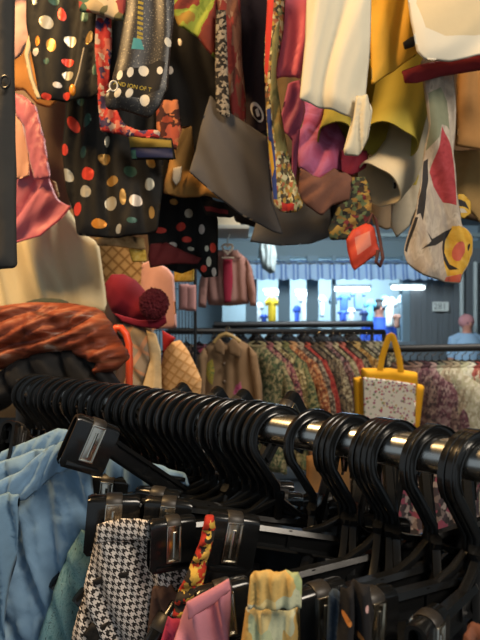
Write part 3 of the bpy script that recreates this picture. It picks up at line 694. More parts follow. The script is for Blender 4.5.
g = garment('ivory_print_scarf', 'ivory scarf with black brush strokes left of the painted scarf', 'scarf', [(394, 168), (424, 160), (420, 196), (410, 226), (396, 238), (390, 226), (392, 196)], 1.02, cloth('ivory print', '#bfb299'), .01, 8, [(0, 18, .005)], 3, mats=[INKB, OLIVE], patches=[([(395, 172), (398, 172), (402, 182), (410, 186), (402, 186), (396, 180)], 1), ([(394, 182), (396.5, 182), (395.5, 200), (394, 206)], 1), ([(400, 176), (418, 176), (415, 186), (404, 184)], 2)])
# centre right: pinks, browns, the little red bag
MAG = marble('magenta print', ['#8c334c', '#a04a6a', '#ab6288', '#86303c'], 16); TERRA = cloth('terracotta cloth', '#785040', .85, .15)
g = garment('magenta_scarf', 'magenta and plum scarf under the cream skirt', 'scarf', [(300, 100), (326, 104), (346, 140), (344, 168), (328, 178), (322, 186), (306, 172), (298, 168), (296, 140)], .98, MAG, .012, 9, [(30, 20, .008)], 3.5)
g = garment('terracotta_scarf', 'terracotta cloth folded below the magenta scarf', 'scarf', [(300, 168), (320, 178), (334, 168), (352, 176), (350, 200), (332, 206), (322, 216), (306, 206), (298, 196)], .95, TERRA, .012, 8, [(50, 16, .006)], 3.5)
g = garment('crimson_scarf', 'small crimson scarf fold below the cream hem', 'scarf', [(340, 150), (368, 150), (366, 168), (352, 176), (342, 174)], .97, cloth('dark crimson', '#7d2030'), .01, 7, [(20, 12, .005)], 3)
g = garment('brown_blouse', 'dark brown blouse filling the gap behind the cream skirt', 'blouse', [(290, 90), (380, 90), (384, 200), (340, 206), (296, 190)], 1.16, cloth('cocoa cloth', '#5c3f30'), .012, 9, [(0, 22, .008)], 5)
MIXED = cells('jungle print', ['#3a3a2c', '#8f6a34', '#66704a', '#742e2e', '#2a2624', '#a0803e', '#4a3a2a'], 110, (1, 1.2, 1), .85, .6)
g = garment('jungle_scarf', 'jungle print scarf bunched just above the small red bag', 'scarf', [(340, 178), (366, 176), (372, 200), (370, 228), (350, 240), (330, 240), (328, 228), (336, 210)], .96, MIXED, .012, 8, [(60, 14, .007)], 3)
RB_ = empty('red_bag', at(363, 243, .9)); T(RB_, 'small coral red see-through pouch hanging below the jungle print scarf', 'bag', 'clothes hanging overhead')
sheet('pouch', [(346, 240), (352, 230), (368, 222), (374, 228), (380, 252), (366, 262), (354, 271), (350, 262)], .9, cloth('coral mesh', '#c8452f', .5, .06), RB_, .02, 9, [(50, 18, .004)], 3, mats=[cloth('pale coral mesh', '#cf7a66', .5)], patches=[([(354, 238), (368, 232), (370, 246), (356, 256)], 1)])
tube('strap', [at(368, 224, .9), at(372, 214, .9), at(376, 220, .9), at(380, 240, .9), at(383, 258, .89), at(380, 266, .885), at(376, 262, .88), at(378, 250, .88)], .003, plain('dark strap', '#4a1f1a', .6), RB_, 8)
# the tan bits left of the grey skirt
OCH = cloth('ochre tan cloth', '#9a7038', .85, .12)
g = garment('ochre_blouse', 'ochre tan top with a white label between polka dots and grey skirt', 'blouse', [(170, 128), (192, 126), (194, 150), (190, 172), (206, 184), (222, 190), (222, 200), (206, 196), (186, 198), (164, 194), (164, 180), (172, 150)], 1.0, OCH, .012, 8, [(20, 20, .007)], 3.5)
sheet('label', [(173, 168), (182, 166), (181, 180), (176, 186), (172, 180)], .985, cloth('white label', '#b5a68e'), g, .003, 3, (), 2.5)
FLOR = cells('orange rose print', ['#4a2018', '#8a3a24', '#b06a44', '#3a1c18', '#a8503a'], 45, (1, 1, 1), .85, .8)
g = garment('rose_print_blouse', 'dark orange rose print blouse beside the sequinned top', 'blouse', [(156, 100), (178, 100), (182, 130), (176, 150), (162, 144), (156, 128)], .97, FLOR, .012, 7, [(0, 16, .005)], 3)
g = garment('dark_red_trim_blouse', 'black top with dark red trim beneath the grey skirt', 'blouse', [(200, 196), (236, 206), (240, 214), (230, 218), (206, 216), (202, 206)], 1.08, BK1, .01, 6, [(0, 16, .005)], 3, mats=[cloth('red trim', '#6d2226')], patches=[([(204, 206), (228, 211), (228, 215), (206, 211)], 1)])
# deep dark clothes that close the view upwards
for i, (x0, x1, yb, Y, mat, lab) in enumerate(((140, 240, 190, 1.32, BK1, 'black coat deep behind the hanging scarves, left of centre'), (230, 340, 226, 1.34, BK2, 'dark brown coat deep behind the multicoloured scarf'),
        (330, 430, 214, 1.36, cloth('umber cloth', '#4d3a2a'), 'umber coat deep behind the olive skirt'), (420, 560, 216, 1.38, cloth('dark tan cloth', '#5c4630'), 'dark tan coat deep behind the painted scarf'))):
    garment('dark_coat', lab, 'coat', [(x0, -60), (x1, -60), (x1-4, yb), ((x0+x1)/2, yb+8), (x0+4, yb-4)], Y, mat, .014, 12, [(0, 26, .010)], 7)
# ================================================================== left corner of the stall
WALLB = NT('kraft brown board'); WALLB.b.inputs['Base Color'].default_value = lin('#8d745c'); WALLB.b.inputs['Roughness'].default_value = .8; WALLB = WALLB.m
o = struct(box('wall_left', Vector((-1.35, 1.72, 1.6)), (2.1, .06, 3.2), WALLB))
SATIN = cloth('rose satin blouse', '#c4707f', .38, .05, .3); SATIN2 = cloth('pale satin underside', '#d9a48c', .5, .05)
pb = empty('satin_blouse', at(45, 170, 1.25)); T(pb, 'draped rose pink satin blouse above the cream dress', 'blouse')
sheet('body', [(8, 92), (24, 96), (34, 104), (44, 140), (50, 178), (58, 200), (70, 206), (62, 218), (40, 236), (14, 243), (0, 244), (0, 140)], 1.25, SATIN, pb, .02, 12, [(35, 24, .016), (35, 11, .004)], 3.5)
sheet('lining', [(12, 108), (22, 118), (28, 146), (30, 176), (14, 180), (10, 150)], 1.22, SATIN2, pb, .006, 6, [(10, 14, .004)], 3)
sheet('collar', [(12, 92), (26, 97), (36, 106), (46, 146), (50, 178), (34, 180), (27, 150), (24, 126), (16, 116)], 1.215, SATIN, pb, .014, 7, [(20, 9, .005)], 3)
tube('hem', [at(0, 243, 1.232), at(16, 242, 1.225), at(40, 235, 1.225), at(58, 220, 1.23), at(70, 206, 1.245)], .003, cloth('rose piping', '#b35a6c', .4), pb, 8)
IV = cloth('ivory wool', '#ddcfa8', .85, .03)
cd = sheet('cream_dress', [(-40, 230), (16, 236), (44, 228), (66, 206), (76, 220), (88, 236), (100, 244), (106, 312), (90, 318), (-40, 318)], 1.42, IV, None, .03, 14, [(-12, 50, .022), (-12, 19, .005)], 4)
T(cd, 'ivory cream dress hanging behind the orange satin garment', 'dress')
WOV = waffle('woven cane', '#c9ab7d', '#8d6c42', .028)
g = sheet('woven_panel', [(96, 236), (142, 240), (150, 330), (100, 330)], 1.6, WOV, None, .012, 5, (), 4); T(g, 'beige woven basket panel behind the burgundy hat', 'panel')
PALEP = cloth('pale pink towel', '#dba79c', .85, .05)
g = sheet('pink_towel', [(142, 264), (150, 260), (168, 268), (174, 276), (177, 328), (150, 330), (140, 300)], 1.55, PALEP, None, .02, 10, [(10, 30, .008)], 4); T(g, 'pale pink cloth hanging behind the burgundy hat', 'towel')
FURB = marble('brown fur trim', ['#8a6a44', '#b3966a', '#c9b085'], 120)
g = sheet('fur_trim', [(49, 178), (56, 182), (60, 196), (54, 204), (49, 198)], 1.3, FURB, None, .01, 4, (), 2.5, crumple=.006); T(g, 'small tan fur trim beside the rose satin collar', 'trim')
PANB = cloth('taupe curtain', '#6d5a49', .85, .05)
g = sheet('taupe_curtain', [(34, 60), (72, 70), (72, 210), (52, 212), (46, 150), (36, 104)], 1.38, PANB, None, .012, 8, [(0, 22, .004)], 4); T(g, 'plain taupe cloth between the satin blouse and the polka dot skirt', 'curtain')

# the display table, the black garment and the orange satin heap
tb = empty('display_table', Vector((-.62, 1.12, 0))); T(tb, 'dark display table behind the rail end on the left', 'table')
box('table_top', Vector((-.62, 1.12, 1.30)), (.80, .34, .03), IRON, tb, .004)
for sx in (-.37, .37):
    for sy in (-.14, .14): box('leg', Vector((-.62+sx, 1.12+sy, .64)), (.03, .03, 1.285), IRON, tb)
BLK = cloth('black crepe', '#131213', .7, .1)
g = sheet('black_trousers', [(-60, 378), (0, 372), (30, 352), (70, 346), (100, 352), (112, 372), (124, 388), (96, 392), (60, 384), (28, 392), (4, 410), (-60, 420)], .93, BLK, None, .035, 12, [(-25, 22, .012), (-25, 9, .003)], 4)
T(g, 'folded black trousers heaped under the orange satin garment', 'trousers')
ORA = marble('rust orange satin painted folds', ['#4a1d12', '#743722', '#8f4a32', '#a06247', '#cdb0a0'], 20, (.6, 2.0, 1), 1.4, False, .5, 6, lo=.3, hi=.72)  # dark folds and pale satin highlights are put into the colour
g = sheet('satin_heap', [(-60, 312), (0, 306), (30, 302), (70, 303), (98, 308), (112, 322), (116, 336), (128, 350), (130, 358), (118, 370), (98, 376), (92, 362), (70, 352), (40, 356), (10, 368), (-60, 384)], .93, ORA, None, .05, 16, [(72, 24, .012), (64, 11, .006)], 2.5, crumple=.006)
T(g, 'crumpled rust orange satin garment heaped on the left', 'dress')
g = sheet('green_cap', circ(48, 304, 22, 6), 1.08, cloth('dark green felt', '#3a4034'), None, .03, 6, (), 3); T(g, 'dark green felt rim showing just above the orange satin', 'hat')
tube('orange_handle', [at(113, 332, 1.02), at(116, 328, 1.02), at(121, 328, 1.02), at(126, 334, 1.02), at(129, 344, 1.02), at(129.5, 362, 1.02), at(129, 392, 1.02)], .0075, plain('orange plastic', '#e0502a', .4), None, 12)
T(bpy.data.objects['orange_handle'], 'bright orange plastic hook beside the orange satin', 'hook')

# mannequin bust with the burgundy beret and scarf
mq = empty('mannequin_bust', at(135, 360, 1.32)); T(mq, 'dark mannequin head under the burgundy hat', 'mannequin')
blob('head', at(124, 316, 1.32), (.050, .055, .07), plain('dark mannequin', '#3a2a26', .5), mq, 3)
tube('neck', [at(128, 332, 1.32), at(130, 372, 1.32), at(130, 420, 1.32)], [.03, .035, .06], plain('mannequin body', '#4a3a34', .5), mq, 14)
tube('stand', [at(130, 418, 1.32), Vector((at(130, 418, 1.32).x, 1.32, 0))], .012, IRON, mq, 10)
BURG = cloth('burgundy wool felt', '#78182a', .9, .06, 0)
ht = empty('beret', at(130, 300, 1.28)); T(ht, 'slouchy burgundy wool hat with a fluffy pompom', 'hat')
sheet('crown', [(105, 284), (112, 274), (124, 274), (136, 280), (146, 292), (156, 304), (166, 314), (166, 323), (156, 328), (136, 324), (124, 320), (112, 312), (107, 298)], 1.26, BURG, ht, .06, 24, [(40, 30, .007)], 3, back=1.)
sheet('brim', [(112, 312), (124, 316), (140, 320), (156, 320), (166, 316), (167, 323), (158, 329), (138, 327), (122, 322)], 1.185, BURG, ht, .012, 5, (), 2.5)
def fl(p): return 1+.10*noise.noise(p*6)+.14*noise.noise(p*19)
blob('pompom', at(154, 304, 1.17), (.034, .03, .036), marble('maroon fur', ['#4a1218', '#6d1f28', '#8a3038'], 400), ht, 5, fl)
PLAID = NT('grey plaid wool')
v = PLAID.uv((1, 1, 1), .5); sx_ = PLAID.n('ShaderNodeSeparateXYZ'); PLAID.l(v, sx_.inputs[0])
m_ = PLAID.math('MAXIMUM', PLAID.math('GREATER_THAN', PLAID.math('FRACT', PLAID.math('DIVIDE', sx_.outputs[0], .05)), .78), PLAID.math('GREATER_THAN', PLAID.math('FRACT', PLAID.math('DIVIDE', sx_.outputs[1], .05)), .85))
PLAID.l(PLAID.ramp(m_, [(0, '#8d8172'), (.5, '#b5876a')], True), PLAID.b.inputs['Base Color']); PLAID.b.inputs['Roughness'].default_value = .9; PLAID = PLAID.m
g = sheet('plaid_scarf', [(112, 326), (126, 322), (146, 328), (156, 336), (156, 360), (146, 392), (122, 392), (130, 360), (124, 338)], 1.27, PLAID, None, .03, 9, [(-30, 22, .012)], 3); T(g, 'grey plaid wool scarf under the burgundy hat', 'scarf')
g = sheet('cream_scarf', [(146, 330), (156, 334), (161, 350), (162, 396), (140, 396), (150, 360)], 1.23, cloth('cream wool', '#cdb58c', .9), None, .022, 7, [(0, 10, .006)], 3); T(g, 'cream fringed scarf hanging beside the plaid scarf', 'scarf')
KNIT = waffle('peach waffle knit', '#e0ac70', '#c08748', .020, .6)
g = sheet('peach_knit', [(164, 352), (172, 342), (180, 340), (188, 350), (196, 366), (202, 380), (200, 400), (160, 400), (160, 372)], 1.4, KNIT, None, .06, 14, [(-20, 26, .006)], 3); T(g, 'peach waffle knit sweater beside the cream scarf', 'sweater')
g = sheet('red_cloth', [(162, 330), (176, 338), (170, 346), (163, 356)], 1.46, cloth('deep red', '#9c2228'), None, .02, 5, (), 2.5); T(g, 'small deep red cloth between cream scarf and peach knit', 'cloth')
# ================================================================== the market behind
CONC = NT('market floor'); nz = CONC.n('ShaderNodeTexNoise'); nz.inputs['Scale'].default_value = 3; CONC.l(CONC.ramp(nz.outputs['Fac'], [(.3, '#4a4844'), (.7, '#6a6761')]), CONC.b.inputs['Base Color']); CONC.b.inputs['Roughness'].default_value = .7
struct(box('floor', Vector((0, 4, -.05)), (9, 13, .1), CONC.m))
CEIL = plain('dark ceiling', '#5d666c', .9)
struct(box('ceiling', Vector((0, 4, 3.28)), (9, 13, .1), CEIL))
struct(box('wall_back', Vector((0, 9.2, 1.6)), (9, .1, 3.3), plain('back wall', '#8da6b4', .8)))
struct(box('wall_right', Vector((4.4, 4.5, 1.6)), (.1, 9.4, 3.3), plain('side wall', '#6f7f88', .8)))
BEAMC = plain('grey blue beam', '#5d737c', .7)
struct(box('trim_1', Vector((.8, 7.3, 2.52)), (6.6, .22, .24), BEAMC))
struct(box('trim_2', Vector((.8, 7.1, 2.70)), (6.6, .10, .05), plain('pale beam edge', '#7b9096', .7)))
# stall front
STRP = stripes('blue white awning stripes', ['#a9c6de', '#a9c6de', '#6f92c4', '#b0cbe0', '#668abe', '#a9c6de'], .16, 0, .7, 'Object')
aw = empty('awning', Vector((1.1, 6.6, 2.25))); T(aw, 'blue and white striped awning over the lit stall', 'awning')
bm = bmesh.new(); n = 90; rows = [(7.15, 2.36), (6.6, 2.24), (6.56, 2.03)]; vv = []
for (yy, zz) in rows:
    vv.append([bm.verts.new((-.1+2.85*i/n, yy+(.012*math.sin(i*1.4)), zz+(.012*math.sin(i*1.4) if zz < 2.1 else 0))) for i in range(n+1)])
for a, b in zip(vv, vv[1:]):
    for i in range(n): bm.faces.new((a[i], a[i+1], b[i+1], b[i]))
bmesh.ops.solidify(bm, geom=bm.faces[:], thickness=.012)
o = link('canvas', bm_mesh(bm, 'canvas'), STRP); to_parent(o, aw)
tube('front_bar', [Vector((-.1, 6.62, 2.24)), Vector((2.75, 6.62, 2.24))], .015, CHROME, aw, 8)
PALE = plain('pale blue stall paint', '#a3bcc4', .8)
st = empty('market_stall', Vector((1.2, 7.6, 0))); T(st, 'open lit market stall under the striped awning', 'stall')
box('back_panel', Vector((1.2, 8.5, 1.3)), (3.0, .06, 2.6), PALE, st)
box('roof', Vector((1.2, 8.0, 2.62)), (3.0, 1.1, .06), PALE, st)
for x in (.16, .62, 1.02, 1.32, 2.36): box('post', Vector((x, 7.05, 1.2)), (.16 if x != 1.32 else .05, .08, 2.4), plain('stall post', '#5f7885', .7), st)
box('counter', Vector((1.2, 7.1, .6)), (2.5, .3, 1.2), plain('stall counter', '#5d6d78', .7), st)
def ftube(px, py, wpx, Y, lab, r=.028):
    e = empty('fluorescent_tube', at(px, py, Y)); T(e, lab, 'lamp', 'lit fluorescent tubes')
    tube('lamp_tube', [at(px-wpx/2, py, Y), at(px+wpx/2, py, Y)], r, glow('lit tube', '#f4fbff', 7), e, 12)
    box('fixture', at(px, py-3, Y+.03), (wpx/F*Y+.06, .06, .035), PALE, e)
ftube(352, 289, 34, 6.95, 'lit fluorescent tube left of the brightest one under the awning')
ftube(408, 287.5, 32, 6.95, 'lit fluorescent tube furthest right under the awning')
ftube(272, 293, 13, 7.3, 'short lit fluorescent tube furthest left, above the yellow shirt')
ftube(304, 294, 14, 7.3, 'short lit fluorescent tube second from the left under the awning')
# goods in the stall
def shirt(name, label, cat, px, py, w_, h_, Y, mat, group=None, yaw=0):
    pts = [(-.2, -.5), (-.08, -.5), (0, -.44), (.08, -.5), (.2, -.5), (.5, -.3), (.42, -.12), (.28, -.2), (.26, .5), (-.26, .5), (-.28, -.2), (-.42, -.12), (-.5, -.3)]
    return T(sheet(name, [(px+a*w_, py+b*h_) for a, b in pts], Y, mat, None, .05, 4, [(0, 5, .02)], 1.6, rnd=1), label, cat, group)
yb = cloth('yellow shirt', '#d3b52e'); bb = cloth('royal blue goods', '#3558b8'); wb = cloth('white goods', '#c9d8dc'); db = cloth('steel blue goods', '#5a7ba3')
shirt('shirt', 'yellow shirt hanging in the lit stall far left', 'shirt', 272, 310, 15, 26, 7.3, yb)
shirt('shirt', 'pale shirt hanging left of the yellow shirt in the stall', 'shirt', 258, 314, 12, 24, 7.4, wb)
shirt('shirt', 'white shirt in the stall between the posts, second opening', 'shirt', 305, 308, 15, 32, 7.5, wb)
shirt('shirt', 'blue shirt hanging high in the stall opening left of the tote', 'shirt', 344, 303, 15, 18, 7.5, bb)
shirt('shirt', 'steel blue shirt below the bright tube in the stall', 'shirt', 358, 300, 16, 22, 7.6, db)
shirt('shirt', 'small blue shirt low in the stall', 'shirt', 343, 316, 12, 12, 7.4, bb)
shirt('shirt', 'white shirt right of the blue shirts in the stall', 'shirt', 390, 312, 16, 30, 7.5, wb)
shirt('shirt', 'pale grey shirt at the right end of the stall', 'shirt', 404, 310, 16, 32, 7.6, cloth('pale grey goods', '#a9bcc0'))
shirt('shirt', 'teal shirt hanging in the middle of the stall', 'shirt', 370, 312, 13, 28, 7.6, cloth('teal goods', '#5fa3b5'))
for i, (px, py, w_, h_, Y, m, n_) in enumerate(((284, 312, 9, 20, 7.6, db, 'steel blue shirt behind the second stall post'), (297, 316, 9, 22, 7.6, bb, 'narrow blue shirt left of the second tube'), (314, 314, 10, 26, 7.7, db, 'steel blue shirt right of the white shirt'),
        (322, 306, 9, 22, 7.6, wb, 'small white shirt by the middle posts'), (333, 309, 9, 30, 7.7, cloth('slate goods', '#4d6472'), 'slate shirt left of the blue shirts'), (351, 316, 10, 16, 7.5, wb, 'white shirt low under the longest tube'),
        (364, 318, 10, 16, 7.4, cloth('navy goods', '#22345c'), 'navy shirt low in the stall middle'), (397, 321, 10, 14, 7.4, cloth('rust goods', '#8a6a5c'), 'rust shirt low at the right of the stall'), (385, 302, 9, 14, 7.8, cloth('aqua goods', '#8fc4cf'), 'aqua shirt high above the shopkeeper'),
        (412, 308, 9, 30, 7.5, cloth('sage goods', '#7f958f'), 'sage shirt at the stall end beside the shutter'), (264, 320, 9, 12, 7.3, bb, 'blue shirt low at the far left of the stall'), (310, 322, 9, 10, 7.3, cloth('dark goods', '#2e3a44'), 'dark shirt low in the second opening'))):
    shirt('shirt', n_, 'shirt', px, py, w_, h_, Y, m)
# person among the goods with blue face shield of light: a shopkeeper
def person(label, px, ytop, Y, skin, shirtm, hairm, pants):
    h = CZ-(ytop-320)/F*Y; k = h/1.7; x = (px-240)/F*Y
    p = empty('person', Vector((x, Y, 0))); T(p, label, 'person')
    sk = [((0, 0, .95), .13), ((0, 0, 1.15), .125), ((0, 0, 1.33), .15), ((0, 0, 1.43), .075), ((0, 0, 1.50), .052), ((0, -.01, 1.58), .085), ((0, -.005, 1.64), .08),
          ((.17, 0, 1.37), .06), ((.22, .02, 1.12), .045), ((.23, -.08, .90), .035), ((.235, -.12, .82), .03), ((-.17, 0, 1.37), .06), ((-.22, .02, 1.12), .045), ((-.23, -.08, .90), .035), ((-.235, -.12, .82), .03),
          ((.09, 0, .86), .095), ((.10, -.01, .48), .065), ((.10, .01, .08), .042), ((.10, -.13, .03), .035), ((-.09, 0, .86), .095), ((-.10, -.01, .48), .065), ((-.10, .01, .08), .042), ((-.10, -.13, .03), .035)]
    ed = [(0, 1), (1, 2), (2, 3), (3, 4), (4, 5), (5, 6), (2, 7), (7, 8), (8, 9), (9, 10), (2, 11), (11, 12), (12, 13), (13, 14), (0, 15), (15, 16), (16, 17), (17, 18), (0, 19), (19, 20), (20, 21), (21, 22)]
    me = bpy.data.meshes.new('body'); me.from_pydata([tuple(c*k for c in q) for q, _ in sk], ed, [])
    o = bpy.data.objects.new('body', me); COL.objects.link(o); me.materials.append(skin)
    o.modifiers.new('skin', 'SKIN'); sv = me.skin_vertices[0].data
    for i, (_, r) in enumerate(sk): sv[i].radius = (r*k, r*k)
    sv[0].use_root = True
    o.modifiers.new('sub', 'SUBSURF').levels = 2; o.modifiers['sub'].render_levels = 2
    o.parent = p
    def part(name, pts, rad, mat, flat=None):
        bm = bmesh.new(); tube_bm(bm, [tuple(c*k for c in q) for q in pts], [r*k for r in rad], 20); q = link(name, bm_mesh(bm, name), mat); q.parent = p
    part('shirt', [(0, 0, .9), (0, 0, 1.1), (0, 0, 1.33), (0, 0, 1.43), (0, 0, 1.46)], [.19, .18, .19, .12, .075], shirtm)
    for s in (1, -1):
        part('sleeve', [(s*.1, 0, 1.38), (s*.18, 0, 1.37), (s*.22, .02, 1.12)], [.09, .08, .06], shirtm)
        part('trouser_leg', [(s*.08, 0, .95), (s*.10, -.01, .48), (s*.10, .01, .08)], [.125, .09, .07], pants)
    bm = bmesh.new(); bmesh.ops.create_icosphere(bm, subdivisions=3, radius=.105*k)
    for v in bm.verts: v.co.y *= 1.08
    bmesh.ops.translate(bm, verts=bm.verts, vec=(0, .018*k, 1.625*k)); q = link('hair', bm_mesh(bm, 'hair'), hairm); q.parent = p
    bm = bmesh.new()
    tube_bm(bm, [(0, -.10*k, 1.61*k), (0, -.118*k, 1.575*k), (0, -.09*k, 1.565*k)], [.008*k, .015*k, .008*k], 8); q = link('nose', bm_mesh(bm, 'nose'), skin); q.parent = p
    for s in (1, -1):
        bm = bmesh.new(); bmesh.ops.create_icosphere(bm, subdivisions=2, radius=.011*k); bmesh.ops.translate(bm, verts=bm.verts, vec=(s*.032*k, -.085*k, 1.605*k)); q = link('eye', bm_mesh(bm, 'eye'), IRON); q.parent = p
    return p
SKIN = plain('skin', '#b5806c', .6)
person('person with a pinkish head covering and pale blue shirt, far right behind the racks', 467, 316, 6.4, SKIN, cloth('pale blue shirt', '#8fb2d0'), cloth('pinkish head covering', '#b08084'), IRON)
person('person in a royal blue shirt standing inside the lit stall', 379, 301, 7.8, SKIN, bb, plain('black hair', '#1f1d1d', .6), IRON)
# shutter on the right with its number sign
SHUT = plain('dark shutter metal', '#5b666d', .6)
sh = empty('metal_shutter', Vector((3.2, 7.0, 0))); T(sh, 'dark ribbed metal shutter right of the lit stall', 'shutter')
bm = bmesh.new()
for i in range(26):
    x = 2.42+i*.075; box_bm(bm, (x, 7.0+(.02 if i % 2 else 0), 1.25), (.075, .04, 2.5))
o = link('curtain', bm_mesh(bm, 'curtain', False), SHUT); to_parent(o, sh)
for x in (3.06, 3.25): tube('pipe', [Vector((x, 6.9, 0)), Vector((x, 6.9, 2.3))], .03, plain('pale pipe', '#9fb0b4', .5), sh, 10)
sg = box('number_sign', at(440.5, 306.5, 6.93), (.22, .02, .13), plain('sign white', '#c3d0cf', .6)); T(sg, 'small white number sign on the dark shutter', 'sign')
text('lettering', '281', at(440, 306.5, 6.915), .12, plain('sign grey', '#6f7c7e', .6), sg)
g = sheet('grey_lantern', [(261, 240), (274, 240), (277, 256), (275, 272), (270, 274), (262, 268), (258, 252)], 5.2, cloth('grey paper', '#93a0a0'), None, .12, 6, [(0, 5, .03)], 1.5); T(g, 'pale grey bundle hanging from the beam above the awning', 'lantern')
# white boxes on top of the left display
g = box('white_box', at(229, 221, 2.6), (.12, .12, .085), plain('white card', '#d3cfbb', .7), None, .004); T(g, 'white cardboard box on a shelf above the pink heart jacket', 'box')
sf = box('shelf_board', at(226, 232, 2.65), (.24, .3, .02), plain('pale shelf', '#aab6b8', .6), None, .002); T(sf, 'pale shelf board under the white box', 'shelf')

# wire grid with packets
wg = empty('wire_grid', at(185, 320, 2.4)); T(wg, 'black wire display grid behind the pink cloth', 'grid')
bm = bmesh.new()
for i in range(15): x = at(150, 0, 2.4).x+i*.0155; tube_bm(bm, [(x, 2.4, 1.1), (x, 2.4, 2.1)], .0022, 6)
for j in range(10): z = 1.15+j*.1; tube_bm(bm, [(at(150, 0, 2.4).x, 2.4, z), (at(150, 0, 2.4).x+.217, 2.4, z)], .0022, 6)
o = link('wires', bm_mesh(bm, 'wires'), IRON); to_parent(o, wg)
for x in (at(150, 0, 2.4).x, at(150, 0, 2.4).x+.217): tube('post', [Vector((x, 2.4, 0)), Vector((x, 2.4, 2.1))], .008, IRON, wg, 8)
for px, py, lab in ((184, 296, 'pink hanging packet nearest the pink cloth on the grid'), (191, 297, 'pink hanging packet next to the heart jacket on the grid')):
    e = sheet('pink_packet', [(px-5, py-12), (px+5, py-12), (px+5, py+14), (px-5, py+14)], 2.36, cloth('pink packet', '#cf9a98', .5), None, .015, 3, (), 2, rnd=0); T(e, lab, 'packet', 'pink packets')
# heart jacket hanging
JK = cloth('mauve brown denim', '#a37d77', .85, .12)
hj = empty('heart_jacket', at(226, 275, 2.7)); T(hj, 'mauve brown jacket over a crimson top hung high with a heart hanger', 'jacket')
sheet('body', [(206, 256), (216, 250), (236, 250), (246, 258), (250, 270), (249, 304), (230, 306), (208, 305), (205, 280)], 2.7, JK, hj, .04, 7, [(0, 10, .01)], 2.2)
sheet('sleeve', [(206, 256), (211, 262), (209, 284), (206, 308), (198, 307), (199, 284)], 2.68, JK, hj, .03, 4, [(0, 6, .006)], 2)
sheet('sleeve', [(246, 257), (252, 268), (256, 290), (256, 306), (250, 306), (246, 280)], 2.68, JK, hj, .03, 4, [(0, 6, .006)], 2)
sheet('inner_top', [(223, 258), (232, 258), (233, 280), (231, 302), (224, 303), (223, 280)], 2.645, cloth('crimson top', '#9c2a44'), hj, .012, 4, (), 2)
sheet('collar', [(231, 250), (238, 250), (241, 258), (236, 259), (231, 256)], 2.65, cloth('mauve collar', '#a3807a'), hj, .01, 3, (), 1.5)
hh = [at(227.5+5.2*(math.sin(t)**3), 248.5-(4.4*math.cos(t)-1.7*math.cos(2*t)-.7*math.cos(3*t)-.3*math.cos(4*t)), 2.63) for t in [2*PI*i/28 for i in range(28)]]
hb = empty('heart_hanger', at(227.5, 248, 2.63)); T(hb, 'white heart shaped hanger holding the mauve jacket', 'hanger')
tube('heart', hh, .0055, plain('white plastic', '#e0d8cc', .4), hb, 8, True)
tube('crossbar', [at(222, 258, 2.63), at(234, 258, 2.63)], .005, plain('white bar', '#d8cfc0', .4), hb, 8)
tube('hook', [at(227.5, 245, 2.63), at(227.5, 238, 2.63), at(230, 234, 2.63)], .004, CHROME, hb, 6)

# ------------------------------------------------------------------ the two racks
def rail_rack(name, label, A, B, r=.02):
    e = empty(name, Vector((A.x, A.y, 0))); T(e, label, 'clothes rack')
    tube('rail', [A, B], r, IRON, e, 12)
    for q in (A, B): tube('post', [Vector((q.x, q.y, .05)), q], .016, IRON, e, 10)
    tube('base_bar', [Vector((A.x, A.y, .06)), Vector((B.x, B.y, .06))], .016, IRON, e, 10)
    return e
LA, LB = at(168, 331, 3.0), at(384, 332, 3.7)
rail_rack('far_left_rack', 'black rail rack of patterned shirts across the middle of the aisle', LA, LB)
QA, QB = at(384, 349, 2.75), at(560, 346, 2.45)
rail_rack('far_right_rack', 'black rail rack of shirts and dresses on the right behind the tote', QA, QB)
rail_rack('back_rack', 'long black rail behind the patterned shirts', at(214, 325, 4.4), at(372, 324, 4.6), .03)
BODY = [(-.17, .06), (-.055, -.03), (0, -.015), (.055, -.03), (.17, .06), (.21, .13), (.20, .2), (.205, .62), (.215, .72), (-.215, .72), (-.205, .62), (-.20, .2), (-.21, .13)]
SLV = [(.14, .04), (.19, .07), (.25, .18), (.29, .34), (.31, .54), (.24, .56), (.205, .36), (.17, .2)]
def local_sheet(name, pts, thick, seed):
    return sheet_mesh(name, pts, [], lambda x, y, h: Vector((x, -h, -y)), 1., thick, .07, [(0, .10, .016), (0, .045, .004)], .022, (), 1, 1., .008, seed)
# crumple uses plan units; scale noise by hand
PROTO = [(local_sheet('body', BODY, .05, i), local_sheet('sleeve', SLV, .035, i+5), local_sheet('sleeve', [(-x, y) for x, y in SLV], .035, i+9)) for i in range(3)]
for tr_ in PROTO:
    for me in tr_: me.materials.append(IRON)
bm = bmesh.new(); tube_bm(bm, [(.058*math.cos(t), .012*math.sin(t)-.0, -.0+.03+.012*math.sin(t)) for t in [PI*i/12-PI*.0 for i in range(25)]], .012, 8, True); COLL = bm_mesh(bm, 'collar'); COLL.materials.append(IRON)
bm = bmesh.new(); tube_bm(bm, [(-.17, 0, -.065), (-.08, 0, .005), (0, 0, .05), (.08, 0, .005), (.17, 0, -.065)], .006, 8); 
tube_bm(bm, [(0, 0, .05), (0, 0, .075)], .0025, 6); HB = bm_mesh(bm, 'shoulder_bar'); HB.materials.append(IRON)
bm = bmesh.new(); tube_bm(bm, [(0, 0, .075)]+[(.022*math.cos(t), 0, .10+.022*math.sin(t)) for t in [-PI/2+PI*1.4*i/12 for i in range(13)]], .0025, 6); HK = bm_mesh(bm, 'hook'); HK.materials.append(CHROME)
